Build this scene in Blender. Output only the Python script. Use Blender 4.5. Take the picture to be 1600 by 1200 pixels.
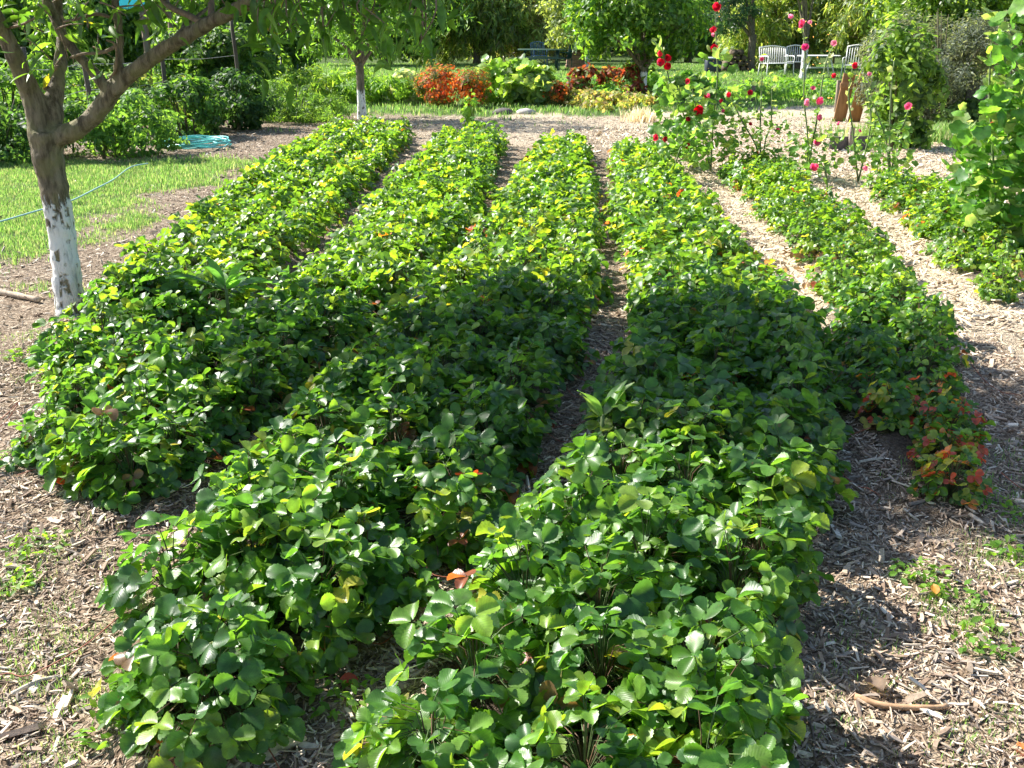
import bpy, math, random
import numpy as np
from mathutils import Vector
R_ = math.radians
rng = np.random.default_rng(7)
random.seed(7)
for o in list(bpy.data.objects): bpy.data.objects.remove(o)
scene = bpy.context.scene
COL = scene.collection

# ------------------------------------------------------------------ camera
FPX, PITCH, CAMH = 1550.0, 19.86, 1.6
cd = bpy.data.cameras.new('camera'); cam = bpy.data.objects.new('camera', cd); COL.objects.link(cam)
cam.location = (0, 0, CAMH); cam.rotation_euler = (R_(90 - PITCH), 0, 0)
cd.sensor_width = 36.0; cd.lens = 36.0 * FPX / 1600.0; cd.clip_start = 0.05; cd.clip_end = 1000
scene.camera = cam
# ------------------------------------------------------------------ sky, sun, exposure
SUN_AZ, SUN_EL = -62.0, 41.0          # azimuth from +Y clockwise
w = bpy.data.worlds.new('World'); scene.world = w; w.use_nodes = True
nt = w.node_tree
sky = nt.nodes.new('ShaderNodeTexSky'); sky.sky_type = 'NISHITA'; sky.sun_disc = False
sky.sun_elevation = R_(SUN_EL); sky.sun_rotation = R_(SUN_AZ)
bg = nt.nodes['Background']; bg.inputs['Strength'].default_value = 0.088
nt.links.new(sky.outputs[0], bg.inputs[0])
ld = bpy.data.lights.new('sun', 'SUN'); ld.energy = 5.0; ld.angle = R_(0.53); ld.color = (1.0, 0.955, 0.87)
sun = bpy.data.objects.new('sun', ld); COL.objects.link(sun)
tosun = Vector((math.sin(R_(SUN_AZ)) * math.cos(R_(SUN_EL)), math.cos(R_(SUN_AZ)) * math.cos(R_(SUN_EL)), math.sin(R_(SUN_EL))))
sun.rotation_euler = tosun.to_track_quat('Z', 'Y').to_euler(); sun.location = (-10, 8, 12)
scene.view_settings.view_transform = 'Standard'; scene.view_settings.look = 'None'
scene.view_settings.exposure = 1.42; scene.view_settings.gamma = 1.0
scene.render.engine = 'CYCLES'
scene.cycles.max_bounces = 6; scene.cycles.diffuse_bounces = 3; scene.cycles.glossy_bounces = 2
scene.cycles.transmission_bounces = 4; scene.cycles.transparent_max_bounces = 4
scene.cycles.use_adaptive_sampling = True; scene.cycles.adaptive_threshold = 0.02
scene.cycles.use_denoising = True
scene.cycles.sample_clamp_indirect = 6.0

_cp, _sp = math.cos(R_(PITCH)), math.sin(R_(PITCH))
def ray(px, py):
    a = (px - 800) / FPX; b = -(py - 600) / FPX
    return (a, _cp + b * _sp, -_sp + b * _cp)
def G(px, py, z=0.0):                 # point of the ground (or of height z) seen there
    d = ray(px, py); t = (z - CAMH) / d[2]
    return Vector((d[0] * t, d[1] * t, z))
def A(px, py, Y):                     # point at forward distance Y seen there
    d = ray(px, py); t = Y / d[1]
    return Vector((d[0] * t, Y, CAMH + d[2] * t))
def in_view(P, m=0.12, zmax=None):
    P = np.asarray(P); x, y, z = P[:, 0], P[:, 1], P[:, 2] - CAMH
    zc = y * _cp - z * _sp; up = y * _sp + z * _cp
    zc = np.maximum(zc, 0.05)
    return (zc > 0.3) & (np.abs(x / zc) < 0.516 * (1 + m) + 0.1 / zc) & (np.abs(up / zc) < 0.387 * (1 + m) + 0.1 / zc)

# ------------------------------------------------------------------ noise
_tab = rng.random((64, 64))
def vnoise(x, y):
    x = np.asarray(x, float); y = np.asarray(y, float)
    xi = np.floor(x).astype(int); yi = np.floor(y).astype(int); fx = x - xi; fy = y - yi
    fx = fx * fx * (3 - 2 * fx); fy = fy * fy * (3 - 2 * fy)
    a = _tab[xi % 64, yi % 64]; b = _tab[(xi + 1) % 64, yi % 64]; c = _tab[xi % 64, (yi + 1) % 64]; d = _tab[(xi + 1) % 64, (yi + 1) % 64]
    return (a * (1 - fx) + b * fx) * (1 - fy) + (c * (1 - fx) + d * fx) * fy
def fbm(x, y, o=4):
    s = 0; a = .5; t = 0
    for k in range(o): s = s + a * vnoise(x * 2 ** k + 17.3 * k, y * 2 ** k + 5.1 * k); t += a; a *= .5
    return s / t

# ------------------------------------------------------------------ object helpers
def tag(o, label=None, cat=None, group=None, kind=None):
    if label: o['label'] = label
    if cat: o['category'] = cat
    if group: o['group'] = group
    if kind: o['kind'] = kind
    return o
def empty(name, loc, label, cat, group=None):
    o = bpy.data.objects.new(name, None); COL.objects.link(o); o.location = loc; o.empty_display_size = .1
    return tag(o, label, cat, group)
def link_mesh(name, me, mat, parent=None):
    o = bpy.data.objects.new(name, me); COL.objects.link(o)
    if mat: me.materials.append(mat)
    if parent is not None:
        o.parent = parent; o.matrix_parent_inverse.identity()
        o.location = -Vector(parent.location)          # mesh data is in world metres
    return o
def np_mesh(name, V, loops, sizes, uv=None, col=None, smooth=True):
    me = bpy.data.meshes.new(name)
    n = len(V); me.vertices.add(n); me.vertices.foreach_set('co', np.ascontiguousarray(V, np.float32).ravel())
    me.loops.add(len(loops)); me.loops.foreach_set('vertex_index', loops.astype(np.int32))
    starts = np.concatenate([[0], np.cumsum(sizes)[:-1]]).astype(np.int32)
    me.polygons.add(len(sizes)); me.polygons.foreach_set('loop_start', starts)
    me.polygons.foreach_set('use_smooth', np.full(len(sizes), smooth))
    if uv is not None:
        l = me.uv_layers.new(name='uv'); l.data.foreach_set('uv', np.ascontiguousarray(uv[loops], np.float32).ravel())
    if col is not None:
        a = me.attributes.new('col', 'FLOAT_COLOR', 'POINT')
        a.data.foreach_set('color', np.ascontiguousarray(np.c_[col, np.ones(n)], np.float32).ravel())
    me.update(calc_edges=True); me.validate(clean_customdata=False)
    return me
class Tm:                               # a template: vertices, faces, uv
    def __init__(s, v, f, uv=None):
        s.v = np.array(v, float); s.loops = np.array([i for q in f for i in q]); s.sizes = np.array([len(q) for q in f])
        s.uv = np.zeros((len(s.v), 2)) if uv is None else np.array(uv, float)
def grid_leaf(L, W, nv, nu, prof, fold=.25, droop=.2, ser=0.0, wav=0.0, y0=0.0, curl=0.0):
    v_, uv = [], []
    for i in range(nv + 1):
        v = i / nv; wv = max(prof(v), .03)
        for j in range(nu + 1):
            u = -1 + 2 * j / nu
            e = 1.0
            if ser and abs(u) > .99: e = 1 + (ser if i % 2 else -ser)
            x = u * W * .5 * wv * e
            z = fold * abs(x) - droop * L * v * v + wav * L * math.sin(7 * v + 3 * u) * abs(u) - curl * L * (abs(u) ** 3) * wv
            yy = y0 + v * L
            if ser and i == nv: yy += L * .03 * (1 - abs(u))
            v_.append((x, yy, z)); uv.append((u * .5 + .5, v))
    f = []
    for i in range(nv):
        for j in range(nu):
            a = i * (nu + 1) + j; f.append((a, a + 1, a + nu + 2, a + nu + 1))
    return Tm(v_, f, uv)
def join_t(ts):
    v, lo, si, uv, k = [], [], [], [], 0
    for t in ts:
        v.append(t.v); lo.append(t.loops + k); si.append(t.sizes); uv.append(t.uv); k += len(t.v)
    r = Tm([(0, 0, 0)], []); r.v = np.vstack(v); r.loops = np.concatenate(lo); r.sizes = np.concatenate(si); r.uv = np.vstack(uv)
    return r
def rot_t(t, rz=0, rx=0, ry=0, off=(0, 0, 0), s=1):
    cz, sz = math.cos(rz), math.sin(rz); cx, sx = math.cos(rx), math.sin(rx); cy, sy = math.cos(ry), math.sin(ry)
    M = np.array([[cz, -sz, 0], [sz, cz, 0], [0, 0, 1]]) @ np.array([[1, 0, 0], [0, cx, -sx], [0, sx, cx]]) @ np.array([[cy, 0, sy], [0, 1, 0], [-sy, 0, cy]])
    r = Tm([(0, 0, 0)], []); r.v = s * t.v @ M.T + np.array(off); r.loops = t.loops.copy(); r.sizes = t.sizes.copy(); r.uv = t.uv.copy()
    return r
def nrm(a): return a / np.maximum(np.linalg.norm(a, axis=-1, keepdims=True), 1e-9)
def frame(N, H):                        # columns side, heading, normal
    N = nrm(N); H = H - (H * N).sum(-1, keepdims=True) * N; H = nrm(H + 1e-6)
    S = np.cross(H, N); return np.stack([S, H, N], axis=-1)
class Cloud:                            # many copies of templates joined into one mesh
    def __init__(s): s.V, s.L, s.S, s.U, s.C, s.k = [], [], [], [], [], 0
    def add(s, t, P, M, sc, C):
        P = np.asarray(P, float); n = len(P)
        if n == 0: return s
        sc = np.broadcast_to(np.asarray(sc, float), (n,)) if np.ndim(sc) <= 1 else sc
        tv = t.v[None] * (sc[:, None, None] if sc.ndim == 1 else sc[:, None, :])
        V = np.einsum('nij,nkj->nki', M, tv) + P[:, None, :]
        m = len(t.v)
        s.V.append(V.reshape(-1, 3)); s.L.append((t.loops[None] + (np.arange(n) * m)[:, None] + s.k).ravel())
        s.S.append(np.tile(t.sizes, n)); s.U.append(np.tile(t.uv, (n, 1))); s.C.append(np.repeat(np.broadcast_to(C, (n, 3)), m, 0)); s.k += n * m
        return s
    def raw(s, V, F, C):
        if len(V) == 0: return s
        s.V.append(np.asarray(V, float)); s.L.append(np.array([i for f in F for i in f]) + s.k); s.S.append(np.array([len(f) for f in F]))
        s.U.append(np.zeros((len(V), 2))); s.C.append(np.tile(np.asarray(C, float), (len(V), 1))); s.k += len(V); return s
    def build(s, name, mat, parent=None, smooth=True):
        if not s.V: return None
        me = np_mesh(name, np.vstack(s.V), np.concatenate(s.L), np.concatenate(s.S), np.vstack(s.U), np.vstack(s.C), smooth)
        return link_mesh(name, me, mat, parent)
def smooth_path(pts, rad, sub=4):
    P = [np.array(p, float) for p in pts]
    if len(P) < 3: return P, list(rad)
    Q = [2 * P[0] - P[1]] + P + [2 * P[-1] - P[-2]]; out, ro = [], []
    for i in range(len(P) - 1):
        a, b, c, d = Q[i:i + 4]
        for k in range(sub):
            t = k / sub
            out.append(.5 * ((2 * b) + (c - a) * t + (2 * a - 5 * b + 4 * c - d) * t * t + (3 * b - a - 3 * c + d) * t ** 3)); ro.append(rad[i] * (1 - t) + rad[i + 1] * t)
    out.append(P[-1]); ro.append(rad[-1]); return out, ro
def tube(cl, pts, rad, n=6, sub=4, C=(.2, .15, .1), caps=True, wob=0.0):
    if np.ndim(rad) == 0: rad = [rad] * len(pts)
    P, rr = smooth_path(pts, rad, sub); P = np.array(P); T = nrm(np.gradient(P, axis=0))
    up = np.array([0, 0, 1.]) if abs(T[0][2]) < .8 else np.array([1., 0, 0])
    s = nrm(np.cross(T[0], up)); V = []
    for i in range(len(P)):
        s = nrm(s - (s @ T[i]) * T[i]); b = np.cross(T[i], s)
        for k in range(n):
            a = 2 * math.pi * k / n; r = rr[i] * (1 + wob * random.uniform(-1, 1))
            V.append(P[i] + r * (math.cos(a) * s + math.sin(a) * b))
    F = [(i * n + k, i * n + (k + 1) % n, (i + 1) * n + (k + 1) % n, (i + 1) * n + k) for i in range(len(P) - 1) for k in range(n)]
    if caps: F += [tuple(range(n - 1, -1, -1)), tuple((len(P) - 1) * n + k for k in range(n))]
    cl.raw(V, F, C)
def box(cl, c, s, C=(.5, .5, .5), rz=0, rx=0, ry=0, bev=.08):
    """box with chamfered vertical edges, centre c, size s"""
    hx, hy, hz = s[0] / 2, s[1] / 2, s[2] / 2; b = bev * min(s) * .5
    ring = lambda z, q: [(hx - q, -hy + b + 0 * q, z), (hx - q, hy - b, z), (hx - b, hy - q, z), (-hx + b, hy - q, z), (-hx + q, hy - b, z), (-hx + q, -hy + b, z), (-hx + b, -hy + q, z), (hx - b, -hy + q, z)]
    v = ring(-hz, b * .7) + ring(-hz + b, 0) + ring(hz - b, 0) + ring(hz, b * .7)
    F = [tuple(range(7, -1, -1)), tuple(range(24, 32))]
    for k in range(3):
        for i in range(8): F.append((k * 8 + i, k * 8 + (i + 1) % 8, (k + 1) * 8 + (i + 1) % 8, (k + 1) * 8 + i))
    t = Tm(v, F); t = rot_t(t, rz, rx, ry, c); cl.raw(t.v, F, C)

# ------------------------------------------------------------------ materials
def mat_base(name):
    m = bpy.data.materials.new(name); m.use_nodes = True; n = m.node_tree
    return m, n, n.nodes['Principled BSDF'], n.nodes['Material Output']
def node(n, t, **k):
    x = n.nodes.new(t)
    for a, b in k.items():
        if a.startswith('i_'): x.inputs[a[2:]].default_value = b
        else: setattr(x, a, b)
    return x
def leaf_mat(name, rough=.42, trans=.38, spec=.5, veins=0.0, tint=(1.5, 1.35, .55), under=1.25, noise=0.25, nscale=35):
    m, n, p, out = mat_base(name); L = n.links.new
    at = node(n, 'ShaderNodeAttribute', attribute_name='col')
    tc = node(n, 'ShaderNodeNewGeometry')
    nz = node(n, 'ShaderNodeTexNoise'); nz.inputs['Scale'].default_value = nscale; nz.inputs['Detail'].default_value = 3
    L(tc.outputs['Position'], nz.inputs['Vector'])
    mr = node(n, 'ShaderNodeMapRange'); mr.inputs['From Min'].default_value = .3; mr.inputs['From Max'].default_value = .7
    mr.inputs['To Min'].default_value = 1 - noise; mr.inputs['To Max'].default_value = 1 + noise; L(nz.outputs['Fac'], mr.inputs['Value'])
    mul = node(n, 'ShaderNodeVectorMath', operation='MULTIPLY'); L(at.outputs['Color'], mul.inputs[0]); L(mr.outputs[0], mul.inputs[1])
    base = mul
    if veins:
        uv = node(n, 'ShaderNodeUVMap', uv_map='uv'); sp = node(n, 'ShaderNodeSeparateXYZ'); L(uv.outputs[0], sp.inputs[0])
        s1 = node(n, 'ShaderNodeMath', operation='SUBTRACT'); L(sp.outputs[0], s1.inputs[0]); s1.inputs[1].default_value = .5
        ab = node(n, 'ShaderNodeMath', operation='ABSOLUTE'); L(s1.outputs[0], ab.inputs[0])
        # pinnate veins: saw of (v - k|u|)
        m1 = node(n, 'ShaderNodeMath', operation='MULTIPLY_ADD'); L(ab.outputs[0], m1.inputs[0]); m1.inputs[1].default_value = -.75; L(sp.outputs[1], m1.inputs[2])
        m2 = node(n, 'ShaderNodeMath', operation='MULTIPLY'); L(m1.outputs[0], m2.inputs[0]); m2.inputs[1].default_value = 8.5 * 2 * math.pi
        sn = node(n, 'ShaderNodeMath', operation='COSINE'); L(m2.outputs[0], sn.inputs[0])
        mid = node(n, 'ShaderNodeMapRange'); L(ab.outputs[0], mid.inputs['Value']); mid.inputs['From Max'].default_value = .035; mid.inputs['To Min'].default_value = 1; mid.inputs['To Max'].default_value = 0
        pw = node(n, 'ShaderNodeMapRange'); L(sn.outputs[0], pw.inputs['Value']); pw.inputs['From Min'].default_value = .55; pw.inputs['From Max'].default_value = 1
        mx = node(n, 'ShaderNodeMath', operation='MAXIMUM'); L(mid.outputs[0], mx.inputs[0]); L(pw.outputs[0], mx.inputs[1])
        mixc = node(n, 'ShaderNodeMix', data_type='RGBA', blend_type='MIX')
        mf = node(n, 'ShaderNodeMath', operation='MULTIPLY'); L(mx.outputs[0], mf.inputs[0]); mf.inputs[1].default_value = .16
        L(mf.outputs[0], mixc.inputs['Factor']); L(mul.outputs[0], mixc.inputs['A'])
        br = node(n, 'ShaderNodeVectorMath', operation='MULTIPLY'); L(mul.outputs[0], br.inputs[0]); br.inputs[1].default_value = (2.2, 1.9, 2.0)
        L(br.outputs[0], mixc.inputs['B'])
        bmp = node(n, 'ShaderNodeBump'); bmp.inputs['Strength'].default_value = veins; bmp.inputs['Distance'].default_value = .004
        h = node(n, 'ShaderNodeMath', operation='MULTIPLY_ADD'); L(sn.outputs[0], h.inputs[0]); h.inputs[1].default_value = -.5
        L(mid.outputs[0], h.inputs[2]) if False else None
        L(h.outputs[0], bmp.inputs['Height']); L(bmp.outputs[0], p.inputs['Normal'])
        base_out = mixc.outputs['Result']
        bn = node(n, 'ShaderNodeTexNoise'); bn.inputs['Scale'].default_value = 45; bn.inputs['Detail'].default_value = 2; L(tc.outputs['Position'], bn.inputs['Vector'])
        bf = node(n, 'ShaderNodeMapRange'); bf.inputs['From Min'].default_value = .7; bf.inputs['From Max'].default_value = .76; bf.inputs['To Max'].default_value = .7; L(bn.outputs['Fac'], bf.inputs['Value'])
        mb = node(n, 'ShaderNodeMix', data_type='RGBA'); L(bf.outputs[0], mb.inputs['Factor']); L(mixc.outputs['Result'], mb.inputs['A']); mb.inputs['B'].default_value = (.16, .09, .04, 1)
        mixc = mb; base_out = mb.outputs['Result']
    else: base_out = mul.outputs[0]
    # pale underside
    und = node(n, 'ShaderNodeMix', data_type='RGBA'); L(tc.outputs['Backfacing'], und.inputs['Factor']); L(base_out, und.inputs['A'])
    ub = node(n, 'ShaderNodeVectorMath', operation='MULTIPLY'); L(base_out, ub.inputs[0]); ub.inputs[1].default_value = (under * 1.15, under, under * 1.25)
    L(ub.outputs[0], und.inputs['B']); L(und.outputs['Result'], p.inputs['Base Color'])
    p.inputs['Roughness'].default_value = rough; p.inputs['Specular IOR Level'].default_value = spec
    tr = node(n, 'ShaderNodeBsdfTranslucent')
    tb = node(n, 'ShaderNodeVectorMath', operation='MULTIPLY'); L(base_out, tb.inputs[0]); tb.inputs[1].default_value = tuple(2.1 * t for t in tint)
    L(tb.outputs[0], tr.inputs['Color'])
    mix = node(n, 'ShaderNodeMixShader'); mix.inputs[0].default_value = trans
    L(p.outputs[0], mix.inputs[1]); L(tr.outputs[0], mix.inputs[2]); L(mix.outputs[0], out.inputs[0])
    return m
def att_mat(name, rough=.7, nscale=40, noise=.3, bump=.3, bdist=.004, spec=.3, stretch=None, metal=0):
    m, n, p, out = mat_base(name); L = n.links.new
    at = node(n, 'ShaderNodeAttribute', attribute_name='col'); tc = node(n, 'ShaderNodeTexCoord'); src = tc.outputs['Object']
    if stretch:
        mp = node(n, 'ShaderNodeMapping'); mp.inputs['Scale'].default_value = stretch; L(src, mp.inputs[0]); src = mp.outputs[0]
    nz = node(n, 'ShaderNodeTexNoise'); nz.inputs['Scale'].default_value = nscale; nz.inputs['Detail'].default_value = 6; nz.inputs['Roughness'].default_value = .65
    L(src, nz.inputs['Vector'])
    mr = node(n, 'ShaderNodeMapRange'); mr.inputs['From Min'].default_value = .3; mr.inputs['From Max'].default_value = .7
    mr.inputs['To Min'].default_value = 1 - noise; mr.inputs['To Max'].default_value = 1 + noise; L(nz.outputs['Fac'], mr.inputs['Value'])
    mul = node(n, 'ShaderNodeVectorMath', operation='MULTIPLY'); L(at.outputs['Color'], mul.inputs[0]); L(mr.outputs[0], mul.inputs[1])
    L(mul.outputs[0], p.inputs['Base Color'])
    b = node(n, 'ShaderNodeBump'); b.inputs['Strength'].default_value = bump; b.inputs['Distance'].default_value = bdist; L(nz.outputs['Fac'], b.inputs['Height']); L(b.outputs[0], p.inputs['Normal'])
    p.inputs['Roughness'].default_value = rough; p.inputs['Specular IOR Level'].default_value = spec; p.inputs['Metallic'].default_value = metal
    return m
M_straw = leaf_mat('strawberry_leaf', rough=.4, trans=.42, spec=.6, veins=.07, tint=(1.55, 1.4, .55), noise=.35)
M_leaf = leaf_mat('tree_leaf', rough=.4, trans=.5, spec=.5)
M_matte = leaf_mat('soft_leaf', rough=.55, trans=.46, spec=.35)
M_grass = leaf_mat('grass_blade', rough=.5, trans=.36, spec=.4, tint=(1.15, 1.15, .8))
M_petal = leaf_mat('petal', rough=.6, trans=.45, spec=.2, tint=(1.1, .8, .8), under=1.0, noise=.15)
M_wood = att_mat('weathered_wood', rough=.8, nscale=14, stretch=(1, 1, .2), noise=.35)
M_chip = att_mat('wood_chip', rough=.75, nscale=90, noise=.3)
M_paint = att_mat('painted_metal', rough=.45, nscale=25, noise=.12, bump=.08)
M_stem = att_mat('plant_stem', rough=.6, nscale=60, noise=.25)
M_twig = att_mat('bark_twig', rough=.85, nscale=45, noise=.4, bump=.6)
M_hose = att_mat('hose_rubber', rough=.35, nscale=30, noise=.12, bump=.05, spec=.5)
M_stone = att_mat('stone', rough=.85, nscale=18, noise=.35, bump=.6)

def bark_mat(name, paint_top=None, bark=((.09, .075, .055), (.24, .2, .14)), lichen=True, edge=.09, scl=1.0):
    m, n, p, out = mat_base(name); L = n.links.new
    g = node(n, 'ShaderNodeNewGeometry')
    mp = node(n, 'ShaderNodeMapping'); mp.inputs['Scale'].default_value = (1, 1, .22); L(g.outputs['Position'], mp.inputs[0])
    nz = node(n, 'ShaderNodeTexNoise'); nz.inputs['Scale'].default_value = 34 * scl; nz.inputs['Detail'].default_value = 8; nz.inputs['Roughness'].default_value = .7; L(mp.outputs[0], nz.inputs['Vector'])
    n2 = node(n, 'ShaderNodeTexNoise'); n2.inputs['Scale'].default_value = 9 * scl; n2.inputs['Detail'].default_value = 6; L(g.outputs['Position'], n2.inputs['Vector'])
    r = node(n, 'ShaderNodeValToRGB'); r.color_ramp.elements[0].position = .4; r.color_ramp.elements[0].color = (*bark[0], 1); r.color_ramp.elements[1].position = .6; r.color_ramp.elements[1].color = (*bark[1], 1)
    L(nz.outputs['Fac'], r.inputs[0]); col = r.outputs[0]
    if lichen:
        mx = node(n, 'ShaderNodeMix', data_type='RGBA'); r2 = node(n, 'ShaderNodeMapRange'); r2.inputs['From Min'].default_value = .48; r2.inputs['From Max'].default_value = .62; r2.inputs['To Max'].default_value = .65
        L(n2.outputs['Fac'], r2.inputs['Value']); L(r2.outputs[0], mx.inputs['Factor']); L(col, mx.inputs['A']); mx.inputs['B'].default_value = (.2, .19, .085, 1); col = mx.outputs['Result']
    h = nz.outputs['Fac']
    if paint_top is not None:
        sp = node(n, 'ShaderNodeSeparateXYZ'); L(g.outputs['Position'], sp.inputs[0])
        nn = node(n, 'ShaderNodeMath', operation='MULTIPLY_ADD'); L(nz.outputs['Fac'], nn.inputs[0]); nn.inputs[1].default_value = edge * 4; nn.inputs[2].default_value = paint_top - edge * 2
        df = node(n, 'ShaderNodeMath', operation='SUBTRACT'); L(nn.outputs[0], df.inputs[0]); L(sp.outputs[2], df.inputs[1])
        m1 = node(n, 'ShaderNodeMapRange'); m1.inputs['From Min'].default_value = -.008; m1.inputs['From Max'].default_value = .008; L(df.outputs[0], m1.inputs['Value'])
        # cracks where the paint has split open
        mp2 = node(n, 'ShaderNodeMapping'); mp2.inputs['Scale'].default_value = (1, 1, .13); L(g.outputs['Position'], mp2.inputs[0])
        dn = node(n, 'ShaderNodeTexNoise'); dn.inputs['Scale'].default_value = 14 * scl; dn.inputs['Detail'].default_value = 4; L(g.outputs['Position'], dn.inputs['Vector'])
        ad = node(n, 'ShaderNodeVectorMath', operation='MULTIPLY_ADD'); L(dn.outputs['Color'], ad.inputs[0]); ad.inputs[1].default_value = (.02, .02, .006); L(mp2.outputs[0], ad.inputs[2])
        vo = node(n, 'ShaderNodeTexVoronoi', feature='DISTANCE_TO_EDGE'); vo.inputs['Scale'].default_value = 17 * scl; L(ad.outputs[0], vo.inputs['Vector'])
        cr = node(n, 'ShaderNodeMapRange'); cr.inputs['From Min'].default_value = .05; cr.inputs['From Max'].default_value = .13; L(vo.outputs['Distance'], cr.inputs['Value'])
        n3 = node(n, 'ShaderNodeMapRange'); n3.inputs['From Min'].default_value = .41; n3.inputs['From Max'].default_value = .48; L(dn.outputs['Fac'], n3.inputs['Value'])
        om = node(n, 'ShaderNodeMath', operation='MAXIMUM'); L(cr.outputs[0], om.inputs[0]); L(n3.outputs[0], om.inputs[1])
        mm = node(n, 'ShaderNodeMath', operation='MULTIPLY'); L(m1.outputs[0], mm.inputs[0]); L(om.outputs[0], mm.inputs[1])
        wc = node(n, 'ShaderNodeValToRGB'); wc.color_ramp.elements[0].color = (.42, .42, .4, 1); wc.color_ramp.elements[0].position = .3; wc.color_ramp.elements[1].color = (.8, .8, .77, 1); wc.color_ramp.elements[1].position = .5; L(nz.outputs['Fac'], wc.inputs[0])
        mx2 = node(n, 'ShaderNodeMix', data_type='RGBA'); L(mm.outputs[0], mx2.inputs['Factor']); L(col, mx2.inputs['A']); L(wc.outputs[0], mx2.inputs['B']); col = mx2.outputs['Result']
        hh = node(n, 'ShaderNodeMath', operation='MULTIPLY_ADD'); L(mm.outputs[0], hh.inputs[0]); hh.inputs[1].default_value = .6; L(nz.outputs['Fac'], hh.inputs[2]); h = hh.outputs[0]
    L(col, p.inputs['Base Color']); p.inputs['Roughness'].default_value = .8; p.inputs['Specular IOR Level'].default_value = .3
    b = node(n, 'ShaderNodeBump'); b.inputs['Strength'].default_value = 1.0; b.inputs['Distance'].default_value = .02; L(h, b.inputs['Height']); L(b.outputs[0], p.inputs['Normal'])
    return m

# ------------------------------------------------------------------ strawberry row layout (x, y, half width)
ROWS = [
 [(-1.86, 3.6, .15), (-1.9, 4.1, .25), (-1.96, 4.9, .38), (-2.02, 6.5, .5), (-2.07, 9, .6), (-2.1, 12, .66), (-2.1, 15.5, .6)],
 [(-1.36, 3.15, .24), (-1.34, 3.45, .34), (-1.28, 3.95, .38), (-1.07, 5.2, .4), (-.9, 6.3, .45), (-.75, 9, .52), (-.55, 14.2, .48)],
 [(-.76, 2.08, .3), (-.73, 2.4, .4), (-.57, 2.9, .52), (-.34, 4, .56), (-.07, 5.2, .54), (.14, 6.8, .5), (.32, 9, .46), (.66, 13.3, .36)],
 [(.11, 1.1, .48), (.13, 1.85, .5), (.34, 2.4, .5), (.62, 3.1, .5), (.87, 3.9, .5), (1.06, 4.8, .49), (1.18, 6.3, .48), (1.28, 8.5, .45), (1.55, 12.6, .35)],
 [(1.52, 3.1, .2), (1.58, 3.4, .26), (1.68, 3.9, .33), (1.92, 4.7, .37), (2.22, 6.1, .36), (2.52, 8.9, .42), (2.68, 11.2, .42)],
 [(2.95, 5.9, .14), (3.2, 6.6, .32), (3.6, 8, .42), (3.9, 10, .42)]]
def row_samples(pts, step=.05):
    P, w_ = smooth_path([(a, b, 0) for a, b, c in pts], [c for a, b, c in pts], 12); return np.array(P)[:, :2], np.array(w_)
ROWS_S = [row_samples(r) for r in ROWS]
def row_profile(x, y):
    """0..1 across the nearest row (1 on its centre line)"""
    best = np.zeros(np.shape(x))
    for P, w_ in ROWS_S:
        d2 = (x[..., None] - P[:, 0]) ** 2 + (y[..., None] - P[:, 1]) ** 2
        i = d2.argmin(-1); t = np.sqrt(np.take_along_axis(d2, i[..., None], -1)[..., 0]) / (w_[i] * .9)
        best = np.maximum(best, np.clip(1 - t ** 2, 0, 1) * np.clip(w_[i] / .45, .15, 1) ** 1.5)
    return best
def masks(x, y):
    n1 = fbm(x * 1.3, y * 1.3); n2 = fbm(x * .5 + 9, y * .5 + 3)
    def sm(a, b, v): t = np.clip((v - a) / (b - a), 0, 1); return t * t * (3 - 2 * t)
    # lawn on the left behind the near tree
    lawn = sm(-3.2, -3.8, x + (n1 - .5) * 1.2) * sm(6.6, 7.6, y + (n1 - .5) * 1.5)
    path = sm(12.2, 13.0, y + (n1 - .5) * 1.0) * sm(-7, -6, x)       # trodden path by the bushes
    lawn = lawn * (1 - path * sm(19.5, 18, y))
    patch = sm(.58, .7, fbm(x * 2.1 + 4, y * 2.1)) * .55 * sm(1.2, 2.4, y + abs(x)*.0)
    far = sm(19.0, 20.2, y + (n1 - .5) * 2.0 + np.clip(x - 2, 0, 4) * -.55)
    grass = np.clip(lawn + far + patch * .5, 0, 1)
    straw = sm(.9, 1.9, x - y * .02 + (n1 - .5)) * sm(4.6, 6.5, y + (n2 - .5) * 2)
    straw = np.maximum(straw, sm(13, 15.5, y + (n1 - .5)) * .85 * sm(-3, 0, x))
    return grass, np.clip(straw, 0, 1)
def hgt(x, y):
    x = np.asarray(x, float); y = np.asarray(y, float)
    h = .02 * (fbm(x * 2.2, y * 2.2) - .5) + .012 * (fbm(x * 9, y * 9, 3) - .5) * (y < 14)
    rp = row_profile(x, y); return h + .10 * rp ** .6
# ------------------------------------------------------------------ ground sheet
def axis_pts(a, b, fine, lo, hi):
    mid = list(np.arange(a, b, fine)); s = fine; v = a; L_ = []
    while v > lo: s *= 1.22; v -= s; L_.append(v)
    s = fine; v = b; H_ = []
    while v < hi: s *= 1.22; v += s; H_.append(v)
    return np.array(L_[::-1] + mid + H_)
gx = axis_pts(-5, 5, .05, -220, 220); gy = axis_pts(.6, 13, .05, -60, 260)
X, Y = np.meshgrid(gx, gy); Z = np.zeros_like(X)
for i in range(0, X.shape[0], 40): Z[i:i + 40] = hgt(X[i:i + 40], Y[i:i + 40])
ny, nx = X.shape; idx = np.arange(nx * ny).reshape(ny, nx)
q = np.stack([idx[:-1, :-1], idx[:-1, 1:], idx[1:, 1:], idx[1:, :-1]], -1).reshape(-1)
V = np.stack([X, Y, Z], -1).reshape(-1, 3)
gm, stw = masks(V[:, 0], V[:, 1])
soil = np.clip(row_profile(X[:1], Y[:1]).ravel()[:0], 0, 1) if False else None
rpv = np.concatenate([row_profile(X[i:i + 40], Y[i:i + 40]).ravel() for i in range(0, ny, 40)])
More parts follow.
